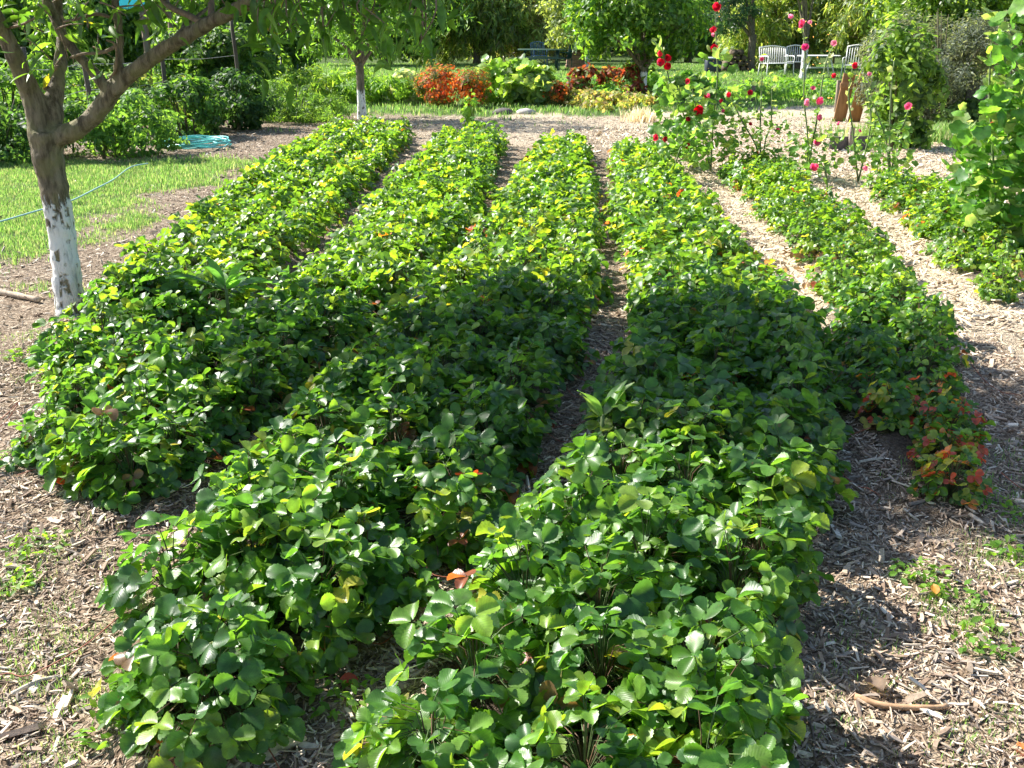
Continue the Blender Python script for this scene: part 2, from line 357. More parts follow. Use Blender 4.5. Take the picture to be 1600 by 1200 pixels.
me = np_mesh('ground', V, q, np.full((nx - 1) * (ny - 1), 4), col=np.stack([gm, stw, np.clip(rpv * 2, 0, 1)], -1))
def ground_mat():
    m, n, p, out = mat_base('mulch_ground'); L = n.links.new
    at = node(n, 'ShaderNodeAttribute', attribute_name='col'); sp = node(n, 'ShaderNodeSeparateColor'); L(at.outputs['Color'], sp.inputs[0])
    g = node(n, 'ShaderNodeNewGeometry'); P = g.outputs['Position']
    def noise(s, d=6, r=.6):
        z = node(n, 'ShaderNodeTexNoise'); z.inputs['Scale'].default_value = s; z.inputs['Detail'].default_value = d; z.inputs['Roughness'].default_value = r; L(P, z.inputs['Vector']); return z
    a = noise(1.6); b = noise(28, 8, .7); c = noise(110, 4)
    vo = node(n, 'ShaderNodeTexVoronoi'); vo.inputs['Scale'].default_value = 55; mp = node(n, 'ShaderNodeMapping'); mp.inputs['Scale'].default_value = (1, .45, 1); mp.inputs['Rotation'].default_value = (0, 0, .6)
    dn = noise(6, 3); ad = node(n, 'ShaderNodeVectorMath', operation='MULTIPLY_ADD'); L(dn.outputs['Color'], ad.inputs[0]); ad.inputs[1].default_value = (.5, .5, .5); L(P, ad.inputs[2])
    L(ad.outputs[0], mp.inputs[0]); L(mp.outputs[0], vo.inputs['Vector'])
    def ramp(src, stops):
        r = node(n, 'ShaderNodeValToRGB'); e = r.color_ramp.elements
        while len(e) < len(stops): e.new(.5)
        for k, (pos, c_) in enumerate(stops): e[k].position = pos; e[k].color = (*c_, 1)
        L(src, r.inputs[0]); return r.outputs[0]
    bw = node(n, 'ShaderNodeSeparateColor'); L(vo.outputs['Color'], bw.inputs[0])
    mulch = ramp(bw.outputs[0], [(0, (.13, .09, .06)), (.35, (.26, .19, .13)), (.7, (.42, .33, .24)), (1, (.58, .49, .38))])
    mul2 = node(n, 'ShaderNodeMix', data_type='RGBA', blend_type='MULTIPLY'); mul2.inputs['Factor'].default_value = .8; L(mulch, mul2.inputs['A']); L(ramp(b.outputs['Fac'], [(.3, (.45, .42, .38)), (.7, (1.1, 1.1, 1.1))]), mul2.inputs['B'])
    strw = ramp(bw.outputs[1], [(0, (.42, .33, .22)), (.5, (.6, .5, .36)), (1, (.72, .63, .48))])
    m1 = node(n, 'ShaderNodeMix', data_type='RGBA'); L(sp.outputs[1], m1.inputs['Factor']); L(mul2.outputs['Result'], m1.inputs['A']); L(strw, m1.inputs['B'])
    grs = ramp(b.outputs['Fac'], [(.3, (.04, .07, .015)), (.55, (.08, .13, .03)), (.75, (.17, .17, .07))])
    gn = node(n, 'ShaderNodeMath', operation='MULTIPLY_ADD'); L(b.outputs['Fac'], gn.inputs[0]); gn.inputs[1].default_value = .9; gn.inputs[2].default_value = -.45
    gs = node(n, 'ShaderNodeMath', operation='ADD'); L(gn.outputs[0], gs.inputs[0]); L(sp.outputs[0], gs.inputs[1])
    gf = node(n, 'ShaderNodeMapRange'); gf.inputs['From Min'].default_value = .35; gf.inputs['From Max'].default_value = .65; L(gs.outputs[0], gf.inputs['Value'])
    m2 = node(n, 'ShaderNodeMix', data_type='RGBA'); L(gf.outputs[0], m2.inputs['Factor']); L(m1.outputs['Result'], m2.inputs['A']); L(grs, m2.inputs['B'])
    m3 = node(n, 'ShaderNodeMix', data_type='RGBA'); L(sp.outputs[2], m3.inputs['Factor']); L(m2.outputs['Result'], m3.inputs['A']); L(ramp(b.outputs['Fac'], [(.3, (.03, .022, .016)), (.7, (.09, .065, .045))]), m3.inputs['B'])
    L(m3.outputs['Result'], p.inputs['Base Color']); p.inputs['Roughness'].default_value = .9; p.inputs['Specular IOR Level'].default_value = .2
    hs = node(n, 'ShaderNodeMath', operation='ADD'); L(vo.outputs['Distance'], hs.inputs[0]); L(b.outputs['Fac'], hs.inputs[1])
    bm = node(n, 'ShaderNodeBump'); bm.inputs['Strength'].default_value = .9; bm.inputs['Distance'].default_value = .02; L(hs.outputs[0], bm.inputs['Height']); L(bm.outputs[0], p.inputs['Normal'])
    return m
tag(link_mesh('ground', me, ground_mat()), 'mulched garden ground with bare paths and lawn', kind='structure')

def rc(base, n, v=.2, hue=.12):
    """n colours around base"""
    b = np.array(base)[None] * (1 + rng.uniform(-v, v, (n, 1))); return np.clip(b * (1 + rng.uniform(-hue, hue, (n, 3))), 0, 1)
def pick(pal, n, wts=None, v=.15):
    pal = np.array(pal); i = rng.choice(len(pal), n, p=None if wts is None else np.array(wts) / sum(wts)); return np.clip(pal[i] * (1 + rng.uniform(-v, v, (n, 1))), 0, 1)
def rdir(n): return nrm(rng.normal(size=(n, 3)))

# ------------------------------------------------------------------ strawberry leaves
def obov(v): return (math.sin(math.pi * min(1, v ** .82 * .93 + .01)) ** .62) * (0.55 + .55 * v) if v < 1 else .30
def trifol(nv, nu, k, ser):
    r = random.Random(k); parts = []
    for a, s in ((0, 1.0), (R_(78), .93), (-R_(78), .93)):
        lf = grid_leaf(1.0, 1.08 * r.uniform(.9, 1.05), nv, nu, obov, fold=r.uniform(.1, .65), droop=r.uniform(-.25, .4), ser=ser, wav=r.uniform(0, .05), y0=.1, curl=r.uniform(-.3, .3))
        parts.append(rot_t(lf, a + r.uniform(-.14, .14), rx=r.uniform(-.05, .35), ry=r.uniform(-.3, .3), s=s * r.uniform(.88, 1.06)))
    return join_t(parts)
TRI = [[trifol(12, 4, 10 + k, .07) for k in range(14)], [trifol(6, 2, 20 + k, .06) for k in range(8)], [trifol(3, 2, 30 + k, 0) for k in range(4)]]
GREENS = [(.055, .145, .024), (.075, .175, .025), (.11, .22, .028), (.042, .115, .028), (.16, .26, .035)]
ROWLAB = ['leftmost strawberry row, widening towards the whitewashed background tree', 'second strawberry row from the left, ending beside wood chips in front of the near trunk',
          'third strawberry row, its rounded near end standing alone at lower left', 'broad strawberry row running to the bottom edge of the photo at centre',
          'narrow strawberry row right of the pale straw path with reddening leaves at its near end', 'short sparse strawberry row at far right below the tall mallows']
def resample(P, w_, step):
    seg = np.linalg.norm(np.diff(P, axis=0), axis=1); s = np.concatenate([[0], np.cumsum(seg)]); n = int(s[-1] / step)
    q_ = np.linspace(0, s[-1], n); return np.c_[np.interp(q_, s, P[:, 0]), np.interp(q_, s, P[:, 1])], np.interp(q_, s, w_), nrm(np.gradient(np.c_[np.interp(q_, s, P[:, 0]), np.interp(q_, s, P[:, 1])], axis=0))
def strawberry_row(k):
    P, w_ = ROWS_S[k]; C_, W_, T_ = resample(P, w_, .27 if k < 4 else .3)
    base = []
    for c, ww, t in zip(C_, W_, T_):
        nrmv = np.array([-t[1], t[0]]); off = max(ww - .22, 0)
        offs = [0] if off < .06 else ([-off, off] if off < .15 else [-off, 0, off])
        for o_ in offs:
            p = c + nrmv * (o_ + rng.uniform(-.06, .06)) + t * rng.uniform(-.1, .1)
            if k == 5 and rng.random() < .15: continue
            base.append((p[0], p[1], o_, nrmv[0], nrmv[1], ww))
    base = np.array(base); n = len(base)
    hz = hgt(base[:, 0], base[:, 1]); sz = (rng.uniform(.86, 1.08, n)) * (1 if k < 4 else .8) * np.interp(base[:, 5], [.1, .4], [.72, 1.0])
    per = np.where(base[:, 1] < 6, 90, 66); per = (per * rng.uniform(.75, 1.15, n)).astype(int)
    I = np.repeat(np.arange(n), per); m = len(I)
    th = np.arccos(1 - rng.random(m) * .86) ; th = th ** 1.0
    ph = rng.uniform(0, 2 * np.pi, m)
    Lp = .25 * sz[I] * rng.uniform(.62, 1.1, m) * (1 - .18 * np.sin(th))
    D = np.c_[np.sin(th) * np.cos(ph), np.sin(th) * np.sin(ph), np.cos(th) * 1.0]
    # outer plants lean outwards
    lean = base[I, 2] * .35
    D[:, 0] += base[I, 3] * lean; D[:, 1] += base[I, 4] * lean; D = nrm(D)
    B = np.c_[base[I, 0], base[I, 1], hz[I]]
    T = B + D * Lp[:, None]; T[:, 2] -= .05 * np.sin(th) ** 2 * sz[I]
    T[:, 2] += .11 * (fbm(T[:, 0] * 3.2, T[:, 1] * 3.2, 2) - .52)
    T[:, 2] = np.maximum(T[:, 2], hgt(T[:, 0], T[:, 1]) + .03)
    out = np.c_[np.cos(ph), np.sin(ph), np.zeros(m)]
    N = np.c_[np.zeros(m), np.zeros(m), np.ones(m)] + out * (.15 + .85 * np.sin(th) ** 1.5)[:, None] + np.array([.5, .5, .3]) * rng.normal(size=(m, 3))
    N[:, 2] = np.abs(N[:, 2]) + .1
    N = N + np.array([tosun.x, tosun.y, tosun.z]) * .15
    H = out + .3 * rng.normal(size=(m, 3)); H[:, 2] -= .2
    Rm = frame(N, H); S = np.interp(T[:, 1], [2.2, 4, 7], [.052, .049, .048]) * sz[I] * rng.uniform(.72, 1.3, m)
    ok = in_view(T, .12) | (T[:, 1] > 1.2) & (np.abs(T[:, 0]) < .75 * T[:, 1] + .5)
    ok &= T[:, 1] > .75
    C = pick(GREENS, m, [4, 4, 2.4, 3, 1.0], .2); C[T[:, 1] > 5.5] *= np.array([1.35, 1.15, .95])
    depth = np.clip((T[:, 2] - hz[I]) / .22, 0, 1)
    r = rng.random(m)
    hi = [(.2, .27, .03), (.3, .3, .04), (.42, .16, .02), (.4, .06, .03), (.26, .14, .09)]
    far = T[:, 1] > 6
    thr = np.where(far, .05, .025)
    ye = r < thr; C[ye] = pick(hi, ye.sum(), [7, 2.0, .25, .2, .3])
    old = (rng.random(m) < .05) & (depth < .4); C[old] = pick([(.2, .12, .07), (.25, .08, .04), (.16, .16, .05)], old.sum())
    if k == 4:
        q1 = (T[:, 1] < 4.2) & (rng.random(m) < np.clip((4.3 - T[:, 1]) * .6, 0, .5)); C[q1] = pick([(.4, .07, .04), (.42, .17, .04), (.3, .3, .04), (.22, .3, .05)], q1.sum(), [3, 2, 3, 3])
    root = empty('strawberry_row', (C_[0][0], C_[0][1], 0), ROWLAB[k], 'strawberry row', 'strawberry rows in the bed')
    cl = Cloud()
    lod = np.where(T[:, 1] < 4.8, 0, np.where(T[:, 1] < 9, 1, 2))
    for l in range(3):
        v = rng.integers(0, len(TRI[l]), m)
        for j in range(len(TRI[l])):
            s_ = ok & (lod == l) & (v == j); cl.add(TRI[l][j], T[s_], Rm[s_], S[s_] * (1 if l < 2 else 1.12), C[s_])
    tag(cl.build('foliage', M_straw, root), kind='stuff')
    # petioles as thin three sided tubes
    s_ = ok & (T[:, 1] < 7.5); Bq, Tq, Dq = B[s_], T[s_] , D[s_]; nn = len(Bq); pc = Cloud()
    if nn:
        Tq = Tq + Rm[s_][:, :, 1] * 0.0
        mid = Bq + np.c_[Dq[:, 0] * .35, Dq[:, 1] * .35, Dq[:, 2] * .75] * Lp[s_][:, None]
        pts = [Bq, mid, Tq]; VV = []
        for i, p_ in enumerate(pts):
            for a in range(3): VV.append(p_ + np.array([math.cos(a * 2.1), math.sin(a * 2.1), 0]) * .0016)
        VV = np.stack(VV, 1).reshape(-1, 3); f = [(i * 3 + a, i * 3 + (a + 1) % 3, (i + 1) * 3 + (a + 1) % 3, (i + 1) * 3 + a) for i in range(2) for a in range(3)]
        fl = np.array(f).ravel(); lo = (fl[None] + (np.arange(nn) * 9)[:, None]).ravel()
        cc = np.repeat(pick([(.07, .11, .035), (.12, .07, .04), (.08, .12, .04)], nn), 9, 0)
        tag(link_mesh('petioles', np_mesh('petioles', VV, lo, np.full(nn * 6, 4), np.zeros((len(VV), 2)), cc), M_stem, root), kind='stuff')
def runners(k, root_i):
    root = [o for o in bpy.data.objects if o.name.startswith('strawberry_row')][root_i]; P, w_ = ROWS_S[k]
    for q_ in range(5):
        i = rng.integers(4, max(6, len(P) // 2)); sd = rng.choice([-1, 1]); t = nrm(P[i + 1] - P[i - 1]); nv = np.array([-t[1], t[0]]) * sd; e = P[i] + nv * w_[i] * .8
        L_ = rng.uniform(.15, .4); d = nv + t * rng.uniform(-1, 1); pts = []
        for u in (0, .3, .6, .8, 1): p = e + d * L_ * u + t * .03 * math.sin(9 * u); pts.append((p[0], p[1], float(hgt(np.array([p[0]]), np.array([p[1]]))[0]) + .012 + .1 * (1 - u) ** 2))
        c = Cloud(); tube(c, pts, .0017, n=5, sub=4, C=(.3, .1, .06)); c.build('runner', M_stem, root)
for k in range(6): strawberry_row(k)
for k in (0, 1, 2, 3, 4): runners(k, k)

# ------------------------------------------------------------------ scatter on the open ground
def scatter_xy(n, x0, x1, y0, y1): return rng.uniform(x0, x1, n), rng.uniform(y0, y1, n)
def chip_t(k):
    r = random.Random(k); a = r.uniform(.1, .28); b = r.uniform(.08, .3); h = .09; z = r.uniform(-.03, .05); t = r.uniform(-.08, .08)
    v = [(-a * .5, -.5, 0), (a * .5, -.5 + r.uniform(-.1, .1), 0), (a * .6 + t, 0, z), (-a * .6 + t, .05, z), (-b * .4, .5, 0), (b * .4, .5 + r.uniform(-.15, .1), .02)]
    V_ = v + [(x * .9, y * .97, zz + h) for x, y, zz in v]
    F = [(0, 3, 2, 1), (3, 4, 5, 2), (6, 7, 8, 9), (9, 8, 11, 10)] + [(0, 1, 7, 6), (1, 2, 8, 7), (2, 5, 11, 8), (5, 4, 10, 11), (4, 3, 9, 10), (3, 0, 6, 9)]
    return Tm(V_, F)
CH = [chip_t(k) for k in range(10)]
def chips(name, label, n, area, size, pal, wts=None, cond=None, flat=.35):
    x, y = scatter_xy(n, *area); P = np.c_[x, y, np.zeros(n)]
    ok = in_view(P, .2); ok[ok] = row_profile(x[ok], y[ok]) < .3
    if cond is not None: ok &= cond(x, y)
    x, y = x[ok], y[ok]; n = len(x); z = hgt(x, y) + rng.uniform(0, .008, n)
    N = np.c_[np.zeros(n), np.zeros(n), np.ones(n)] + flat * rng.normal(size=(n, 3)); H = rdir(n)
    Rm = frame(N, H); L_ = size * np.exp(rng.normal(0, .42, n)); C = pick(pal, n, wts, .3)
    S = np.c_[L_ * rng.uniform(.25, 1.2, n), L_, L_ * rng.uniform(.4, 1.2, n)]
    cl = Cloud(); v = rng.integers(0, 10, n)
    for j in range(10): s_ = v == j; cl.add(CH[j], np.c_[x, y, z][s_], Rm[s_], S[s_], C[s_])
    return tag(cl.build(name, M_chip, smooth=False), label, kind='stuff')
PC = [(.19, .13, .09), (.34, .245, .175), (.48, .37, .27), (.6, .5, .385), (.72, .64, .53), (.33, .275, .23)]
chips('wood_chips', 'near wood chip mulch around the bed', 85000, (-2.6, 2.6, 1.6, 5.2), .021, PC, [2.5, 4, 4, 2.5, 1.0, 3])
chips('coarse_wood_chips', 'larger pale wood chips lying on the mulch', 3000, (-2.6, 2.6, 1.6, 6), .042, PC, [1, 2, 3, 3, 2, 2])
chips('far_wood_chips', 'wood chips on the paths further back', 75000, (-7, 7, 5.2, 19), .032, PC, [2, 3, 4, 3, 1.6, 2], lambda x, y: rng.random(len(x)) > masks(x, y)[0] * .85)
chips('straw', 'pale straw covering the right hand paths', 60000, (.8, 7, 4.6, 17), .045, [(.58, .47, .33), (.68, .57, .42), (.76, .67, .52), (.42, .32, .22)], None, lambda x, y: rng.random(len(x)) < masks(x, y)[1])
# grass blades
def blade_t(k):
    r = random.Random(k); b = r.uniform(.1, .6); w0 = .055
    return Tm([(-w0, 0, 0), (w0, 0, 0), (w0 * .8, b * .3, .55), (-w0 * .8, b * .3, .55), (0, b, 1)], [(0, 1, 2, 3), (3, 2, 4)], [(0, 0), (1, 0), (1, .5), (0, .5), (.5, 1)])
BL = [blade_t(k) for k in range(6)]
def blades(cl, x, y, h, pal, wts=None, z=None, wide=1.0):
    n = len(x)
    if n == 0: return
    a = rng.uniform(0, 2 * np.pi, n); ca, sa = np.cos(a), np.sin(a); Rm = np.zeros((n, 3, 3)); Rm[:, 0, 0] = ca; Rm[:, 0, 1] = -sa; Rm[:, 1, 0] = sa; Rm[:, 1, 1] = ca; Rm[:, 2, 2] = 1
    P = np.c_[x, y, hgt(x, y) if z is None else z]; C = pick(pal, n, wts, .25); v = rng.integers(0, 6, n); H = h * rng.uniform(.5, 1.3, n); S = np.c_[H * wide, H, H]
    for j in range(6): s_ = v == j; cl.add(BL[j], P[s_], Rm[s_], S[s_], C[s_])
GP = [(.1, .21, .05), (.15, .27, .065), (.21, .33, .085), (.32, .34, .16)]
cl = Cloud(); x, y = scatter_xy(260000, -7, -2.2, 6, 14); g_, _ = masks(x, y); ok = (rng.random(len(x)) < g_ * (.45 + 1.1 * (fbm(x * 4, y * 4, 3) > .45))) & in_view(np.c_[x, y, x * 0], .05); x, y = x[ok], y[ok]; blades(cl, x, y, .02 + .028 * fbm(x * 3 + 5, y * 3, 3), GP, wide=1.5)
tag(cl.build('grass', M_grass), 'short bright lawn grass left of the bed', kind='stuff')
cl = Cloud(); x, y = scatter_xy(240000, -16, 22, 16, 46); g_, _ = masks(x, y); ok = (rng.random(len(x)) < g_) & in_view(np.c_[x, y, x * 0], .05); blades(cl, x[ok], y[ok], .075, GP, [3, 4, 2, 1], wide=2.2)
tag(cl.build('grass', M_grass), 'rougher grass growing across the garden beyond the beds', kind='stuff')
# small weed patches near the camera
cl = Cloud()
for px, py, r, n in ((110, 1010, .28, 1500), (170, 1140, .2, 1500), (30, 915, .08, 200), (100, 590, .25, 700), (60, 520, .2, 500), (230, 1070, .12, 500), (1545, 790, .3, 1400), (1590, 880, .18, 900), (1500, 960, .15, 600), (1400, 1010, .25, 500), (1420, 1150, .25, 500), (1560, 1100, .2, 500), (1575, 700, .2, 500), (150, 1060, .2, 600), (100, 870, .25, 450), (300, 255, .6, 800), (240, 280, .9, 2500), (1440, 215, .6, 1800), (1560, 240, .7, 900), (1230, 260, .3, 300)):
    c = G(px, py); rr = r * np.sqrt(rng.random(n)) * (.6 + .8 * rng.random(n)); a = rng.uniform(0, 6.28, n); x = c.x + rr * np.cos(a); y = c.y + rr * np.sin(a)
    dk = fbm(x * 9, y * 9, 2) > .42; blades(cl, x[dk], y[dk],   .017 if c.y < 6 else .06, GP, wide=1.5)
tag(cl.build('weed_grass', M_grass), 'patches of fine weed grass coming up through the chips', kind='stuff')
ov = lambda v: math.sin(math.pi * min(.985, max(.02, v ** .8))) ** .8
lance = lambda v: math.sin(math.pi * min(.985, max(.03, v ** .75))) ** 1.1
T_ov3 = [grid_leaf(1, .55, 3, 2, ov, fold=.3, droop=.2), grid_leaf(1, .5, 3, 2, ov, fold=.1, droop=.4)]
T_q = [grid_leaf(1, .6, 2, 2, ov, fold=.35, droop=.1), grid_leaf(1, .5, 2, 2, ov, fold=.1, droop=.4)]
T_lan = [grid_leaf(1, .34, 6, 2, lance, fold=.5, droop=.35), grid_leaf(1, .38, 6, 2, lance, fold=.3, droop=.15, wav=.02), grid_leaf(1, .3, 6, 2, lance, fold=.6, droop=.6)]
T_lan2 = [grid_leaf(1, .26, 3, 2, lance, fold=.4, droop=.3), grid_leaf(1, .2, 3, 2, lance, fold=.3, droop=.1)]
cl = Cloud(); n = 1500
spots = [G(*p) for p in ((20, 915), (180, 1140), (200, 1090), (90, 600), (110, 520), (1540, 1010), (1590, 870), (40, 720), (60, 860), (1560, 800), (540, 1100), (1440, 905), (1490, 940), (1180, 340), (1220, 350), (30, 560))]
for s0 in spots:
    m = 60; a = rng.uniform(0, 6.28, m); rr = .09 * np.sqrt(rng.random(m)); P = np.c_[s0.x + rr * np.cos(a), s0.y + rr * np.sin(a), np.zeros(m)]; P[:, 2] = hgt(P[:, 0], P[:, 1]) + rng.uniform(.01, .04, m)
    cl.add(T_ov3[0], P, frame(np.array([0, 0, 1]) + .5 * rng.normal(size=(m, 3)), rdir(m)), rng.uniform(.015, .035, m), pick([(.1, .22, .03), (.14, .26, .04)], m))
tag(cl.build('small_weeds', M_matte), 'tiny leafy seedlings dotted over the mulch', kind='stuff')

# ------------------------------------------------------------------ near fruit tree
def remesh_obj(cl, name, mat, parent, vox, disp=0.0):
    o = cl.build(name, None, None); md = o.modifiers.new('r', 'REMESH'); md.mode = 'VOXEL'; md.voxel_size = vox
    sm_ = o.modifiers.new('s', 'SMOOTH'); sm_.iterations = 3
    if disp:
        tx = bpy.data.textures.new('bark_lumps', 'CLOUDS'); tx.noise_scale = .09; tx.noise_depth = 3
        dm = o.modifiers.new('d', 'DISPLACE'); dm.texture = tx; dm.strength = disp; dm.texture_coords = 'LOCAL'
    dg = bpy.context.evaluated_depsgraph_get(); me2 = bpy.data.meshes.new_from_object(o.evaluated_get(dg)); bpy.data.objects.remove(o)
    me2.name = name; me2.materials.clear()
    me2.polygons.foreach_set('use_smooth', np.ones(len(me2.polygons), bool)); return link_mesh(name, me2, mat, parent)
def grow(cl, start, d, L, r, depth, tips, spread=.6, up=.15, n=6, keep=None, gmin=.004):
    pts = [np.array(start)]; rad = [r]; d = nrm(np.array(d)); seg = 4
    for i in range(seg):
        d = nrm(d + rng.normal(size=3) * .16 + np.array([0, 0, up * .3])); pts.append(pts[-1] + d * L / seg); rad.append(max(gmin, r * (1 - .45 * (i + 1) / seg)))
    tube(cl, pts, rad, n=n, sub=2, C=(.16, .13, .1))
    if depth <= 1:
        for i in range(1, len(pts)): tips.append((pts[i], d, r))
    if depth == 0: return
    for i in range(1, seg + 1):
        k = 1 if i < seg else 2
        for _ in range(k):
            dd = nrm(d + rng.normal(size=3) * spread + np.array([0, 0, up])); q_ = pts[i] + dd * L * .7
            if keep is not None and not keep(q_): continue
            grow(cl, pts[i], dd, L * rng.uniform(.6, .85), rad[i] * .66, depth - 1, tips, spread, up, max(4, n - 1), keep, gmin)
def twig_leaves(lc, tips, per, size, pal, wts, templ, spreadr=.16, droop=.5, filt=None):
    P, D = [], []
    for p, d, r in tips:
        for _ in range(per): P.append(p + rng.normal(size=3) * spreadr * .5); D.append(d)
    P = np.array(P); D = np.array(D); n = len(P)
    if filt is not None: f = filt(P); P, D = P[f], D[f]; n = len(P)
    H = D * .5 + rng.normal(size=(n, 3)) * .8; H[:, 2] -= droop; N = np.array([0, 0, .6]) + rng.normal(size=(n, 3)) * .7
    Rm = frame(N, H); S = size * rng.uniform(.65, 1.25, n); C = pick(pal, n, wts, .2); v = rng.integers(0, len(templ), n)
    for j in range(len(templ)): s_ = v == j; lc.add(templ[j], P[s_], Rm[s_], S[s_], C[s_])
    return n
t1b = G(112, 488); YT = t1b.y
tree1 = empty('fruit_tree', t1b, 'near spreading fruit tree with a whitewashed trunk and forked brown limbs at left', 'tree', 'fruit trees with whitewashed trunks')
def TP(l, Y=None): return [A(px, py, YT + dy) for px, py, dy in l]
PXM = 5.95 / FPX * .88
tc_ = Cloud()
tube(tc_, TP([(116, 506, 0), (111, 485, 0), (104, 430, 0), (97, 370, 0), (88, 310, 0), (80, 270, 0), (74, 235, 0), (72, 205, 0)]), [34 * PXM, 26.5 * PXM, 23.5 * PXM, 22 * PXM, 22.5 * PXM, 23.5 * PXM, 26 * PXM, 27 * PXM], n=20)
tube(tc_, TP([(70, 235, 0), (62, 190, 0), (50, 150, 0), (34, 115, -.05), (12, 65, -.1), (-12, 20, -.15), (-50, -60, -.2), (-75, -160, -.2)]), [20 * PXM, 19 * PXM, 17 * PXM, 15 * PXM, 13.5 * PXM, 13 * PXM, 11 * PXM, 8 * PXM], n=14)
tube(tc_, TP([(78, 225, 0), (82, 180, .05), (87, 135, .12), (93, 104, .2), (97, 60, .3), (90, 0, .4), (100, -90, .5)]), [18 * PXM, 17 * PXM, 14 * PXM, 11 * PXM, 8 * PXM, 8 * PXM, 6 * PXM], n=12)
tube(tc_, TP([(72, 215, 0), (100, 211, 0), (125, 199, -.02), (150, 178, -.03), (172, 150, -.05), (200, 119, -.1), (260, 75, -.2), (330, 35, -.35), (400, -2, -.5), (480, -55, -.7), (560, -130, -.9)]), [19 * PXM, 18 * PXM, 15 * PXM, 14.5 * PXM, 15.5 * PXM, 12.5 * PXM, 11.5 * PXM, 10.5 * PXM, 9.5 * PXM, 8 * PXM, 6 * PXM], n=14)
tube(tc_, TP([(172, 150, -.05), (160, 128, -.05), (140, 105, -.02), (114, 76, 0), (92, 44, 0), (72, 0, .05), (40, -80, .1)]), [11 * PXM, 9 * PXM, 9 * PXM, 8.5 * PXM, 8 * PXM, 7.5 * PXM, 6 * PXM], n=10)
tube(tc_, TP([(168, 140, -.05), (181, 120, -.08), (186, 95, -.1), (187, 60, -.1), (183, 20, -.12), (178, -40, -.1), (185, -120, -.1)]), [8 * PXM, 7 * PXM, 6.5 * PXM, 6.5 * PXM, 6.5 * PXM, 6 * PXM, 5 * PXM], n=10)
remesh_obj(tc_, 'trunk', bark_mat('fruit_bark', paint_top=.66, edge=.12, bark=((.08, .065, .04), (.25, .21, .14))), tree1, .011, .026)
bc = Cloud(); tips = []
tube(bc, TP([(320, 38, -.33), (295, 24, -.3), (262, 8, -.2), (235, -25, 0)]), [6 * PXM, 5 * PXM, 4.5 * PXM, 4 * PXM], n=7)
tube(bc, TP([(172, 122, -.05), (181, 108, -.13), (181, 72, -.18), (166, 62, -.2)]), [2.5 * PXM, 2.4 * PXM, 2 * PXM, 1.6 * PXM], n=6)
tube(bc, TP([(68, 140, .1), (74, 128, .05), (82, 112, 0), (90, 104, -.03)]), [3 * PXM] * 4, n=6)
tube(bc, TP([(186, 70, -.1), (160, 82, -.1), (130, 84, -.1), (110, 90, -.05)]), [3.5 * PXM, 3 * PXM, 2.5 * PXM, 2 * PXM], n=6)
tube(bc, TP([(183, 30, -.1), (150, 22, -.15), (120, 30, -.2), (100, 34, -.2)]), [3 * PXM, 3 * PXM, 2.5 * PXM, 2 * PXM], n=6)
tube(bc, TP([(-10, 55, 0), (10, 45, -.1), (35, 38, -.2), (55, 28, -.25)]), [3 * PXM, 2.5 * PXM, 2 * PXM, 1.6 * PXM], n=6)
CC = np.array([-1.8, 5.1, 2.6])
def keep1(p): return p[2] > 1.75 + .12 * abs(p[0] + 2) and (((p - CC) / np.array([1.9, 1.75, 1.35])) ** 2).sum() < 1.0
for px, py, dy, d, L_, r in ((-75, -160, -.2, (-.2, -.2, 1), .8, .03), (-50, -60, -.2, (-.8, .2, .6), .7, .025), (100, -90, .5, (.1, .4, 1), .8, .024), (560, -130, -.9, (.5, -.3, .7), .75, .022), (480, -55, -.7, (.3, .6, .6), .7, .02), (400, -2, -.5, (.2, -.5, .9), .8, .02), (400, -2, -.5, (.9, -.1, .25), .75, .02), (330, 35, -.35, (0, .4, 1), .75, .018),
        (40, -80, .1, (-.1, .2, 1), .75, .022), (185, -120, -.1, (.2, 0, 1), .8, .02), (178, -40, -.1, (.3, -.5, .8), .7, .018), (235, -25, 0, (.1, .5, .8), .6, .015), (260, 75, -.2, (.3, .7, .8), .6, .013), (-75, -160, -.2, (.4, -.4, .8), .8, .025), (480, -55, -.7, (.2, -.7, .5), .7, .02)):
    grow(bc, A(px, py, YT + dy), d, L_, r, 3, tips, .62, .12, 6, keep1)
# low drooping shoots whose leaves hang into the picture
for k in range(40):
    px = rng.uniform(395, 690); s0 = A(px, -45, YT - rng.uniform(.5, 1.3)); e = A(px + rng.uniform(-25, 25), rng.uniform(5, 75) if px < 560 else rng.uniform(-10, 70), s0.y - .03)
    m_ = (np.array(s0) + np.array(e)) / 2 + rng.normal(size=3) * .04; tube(bc, [s0, m_, e], [.005, .004, .002], n=4, sub=3)
    for t in (.35, .6, .8, 1.0): tips.append((np.array(s0) * (1 - t) + np.array(e) * t, np.array([0, 0, -1.]), .003))
for k in range(46):
    px = rng.uniform(-30, 330); py = rng.uniform(-40, 95 if px < 200 else 20); s0 = A(px, py, YT + rng.uniform(-.5, .5)); d = nrm(rng.normal(size=3)) * .16
    tube(bc, [s0, np.array(s0) + d * .5 + (0, 0, .01), np.array(s0) + d], [.005, .0035, .002], n=4, sub=2)
    for t in (.4, 1.0): tips.append((np.array(s0) + d * t, d / .16, .003))
bc.build('branches', M_twig, tree1)
lc = Cloud()
nl = twig_leaves(lc, tips, 2, .108, [(.05, .12, .02), (.07, .16, .02), (.1, .2, .03), (.3, .3, .03)], [4, 4, 2, .12], T_lan, .15, .55)
print('tree1 tips', len(tips), 'leaves', nl)
lc.build('crown', M_leaf, tree1)

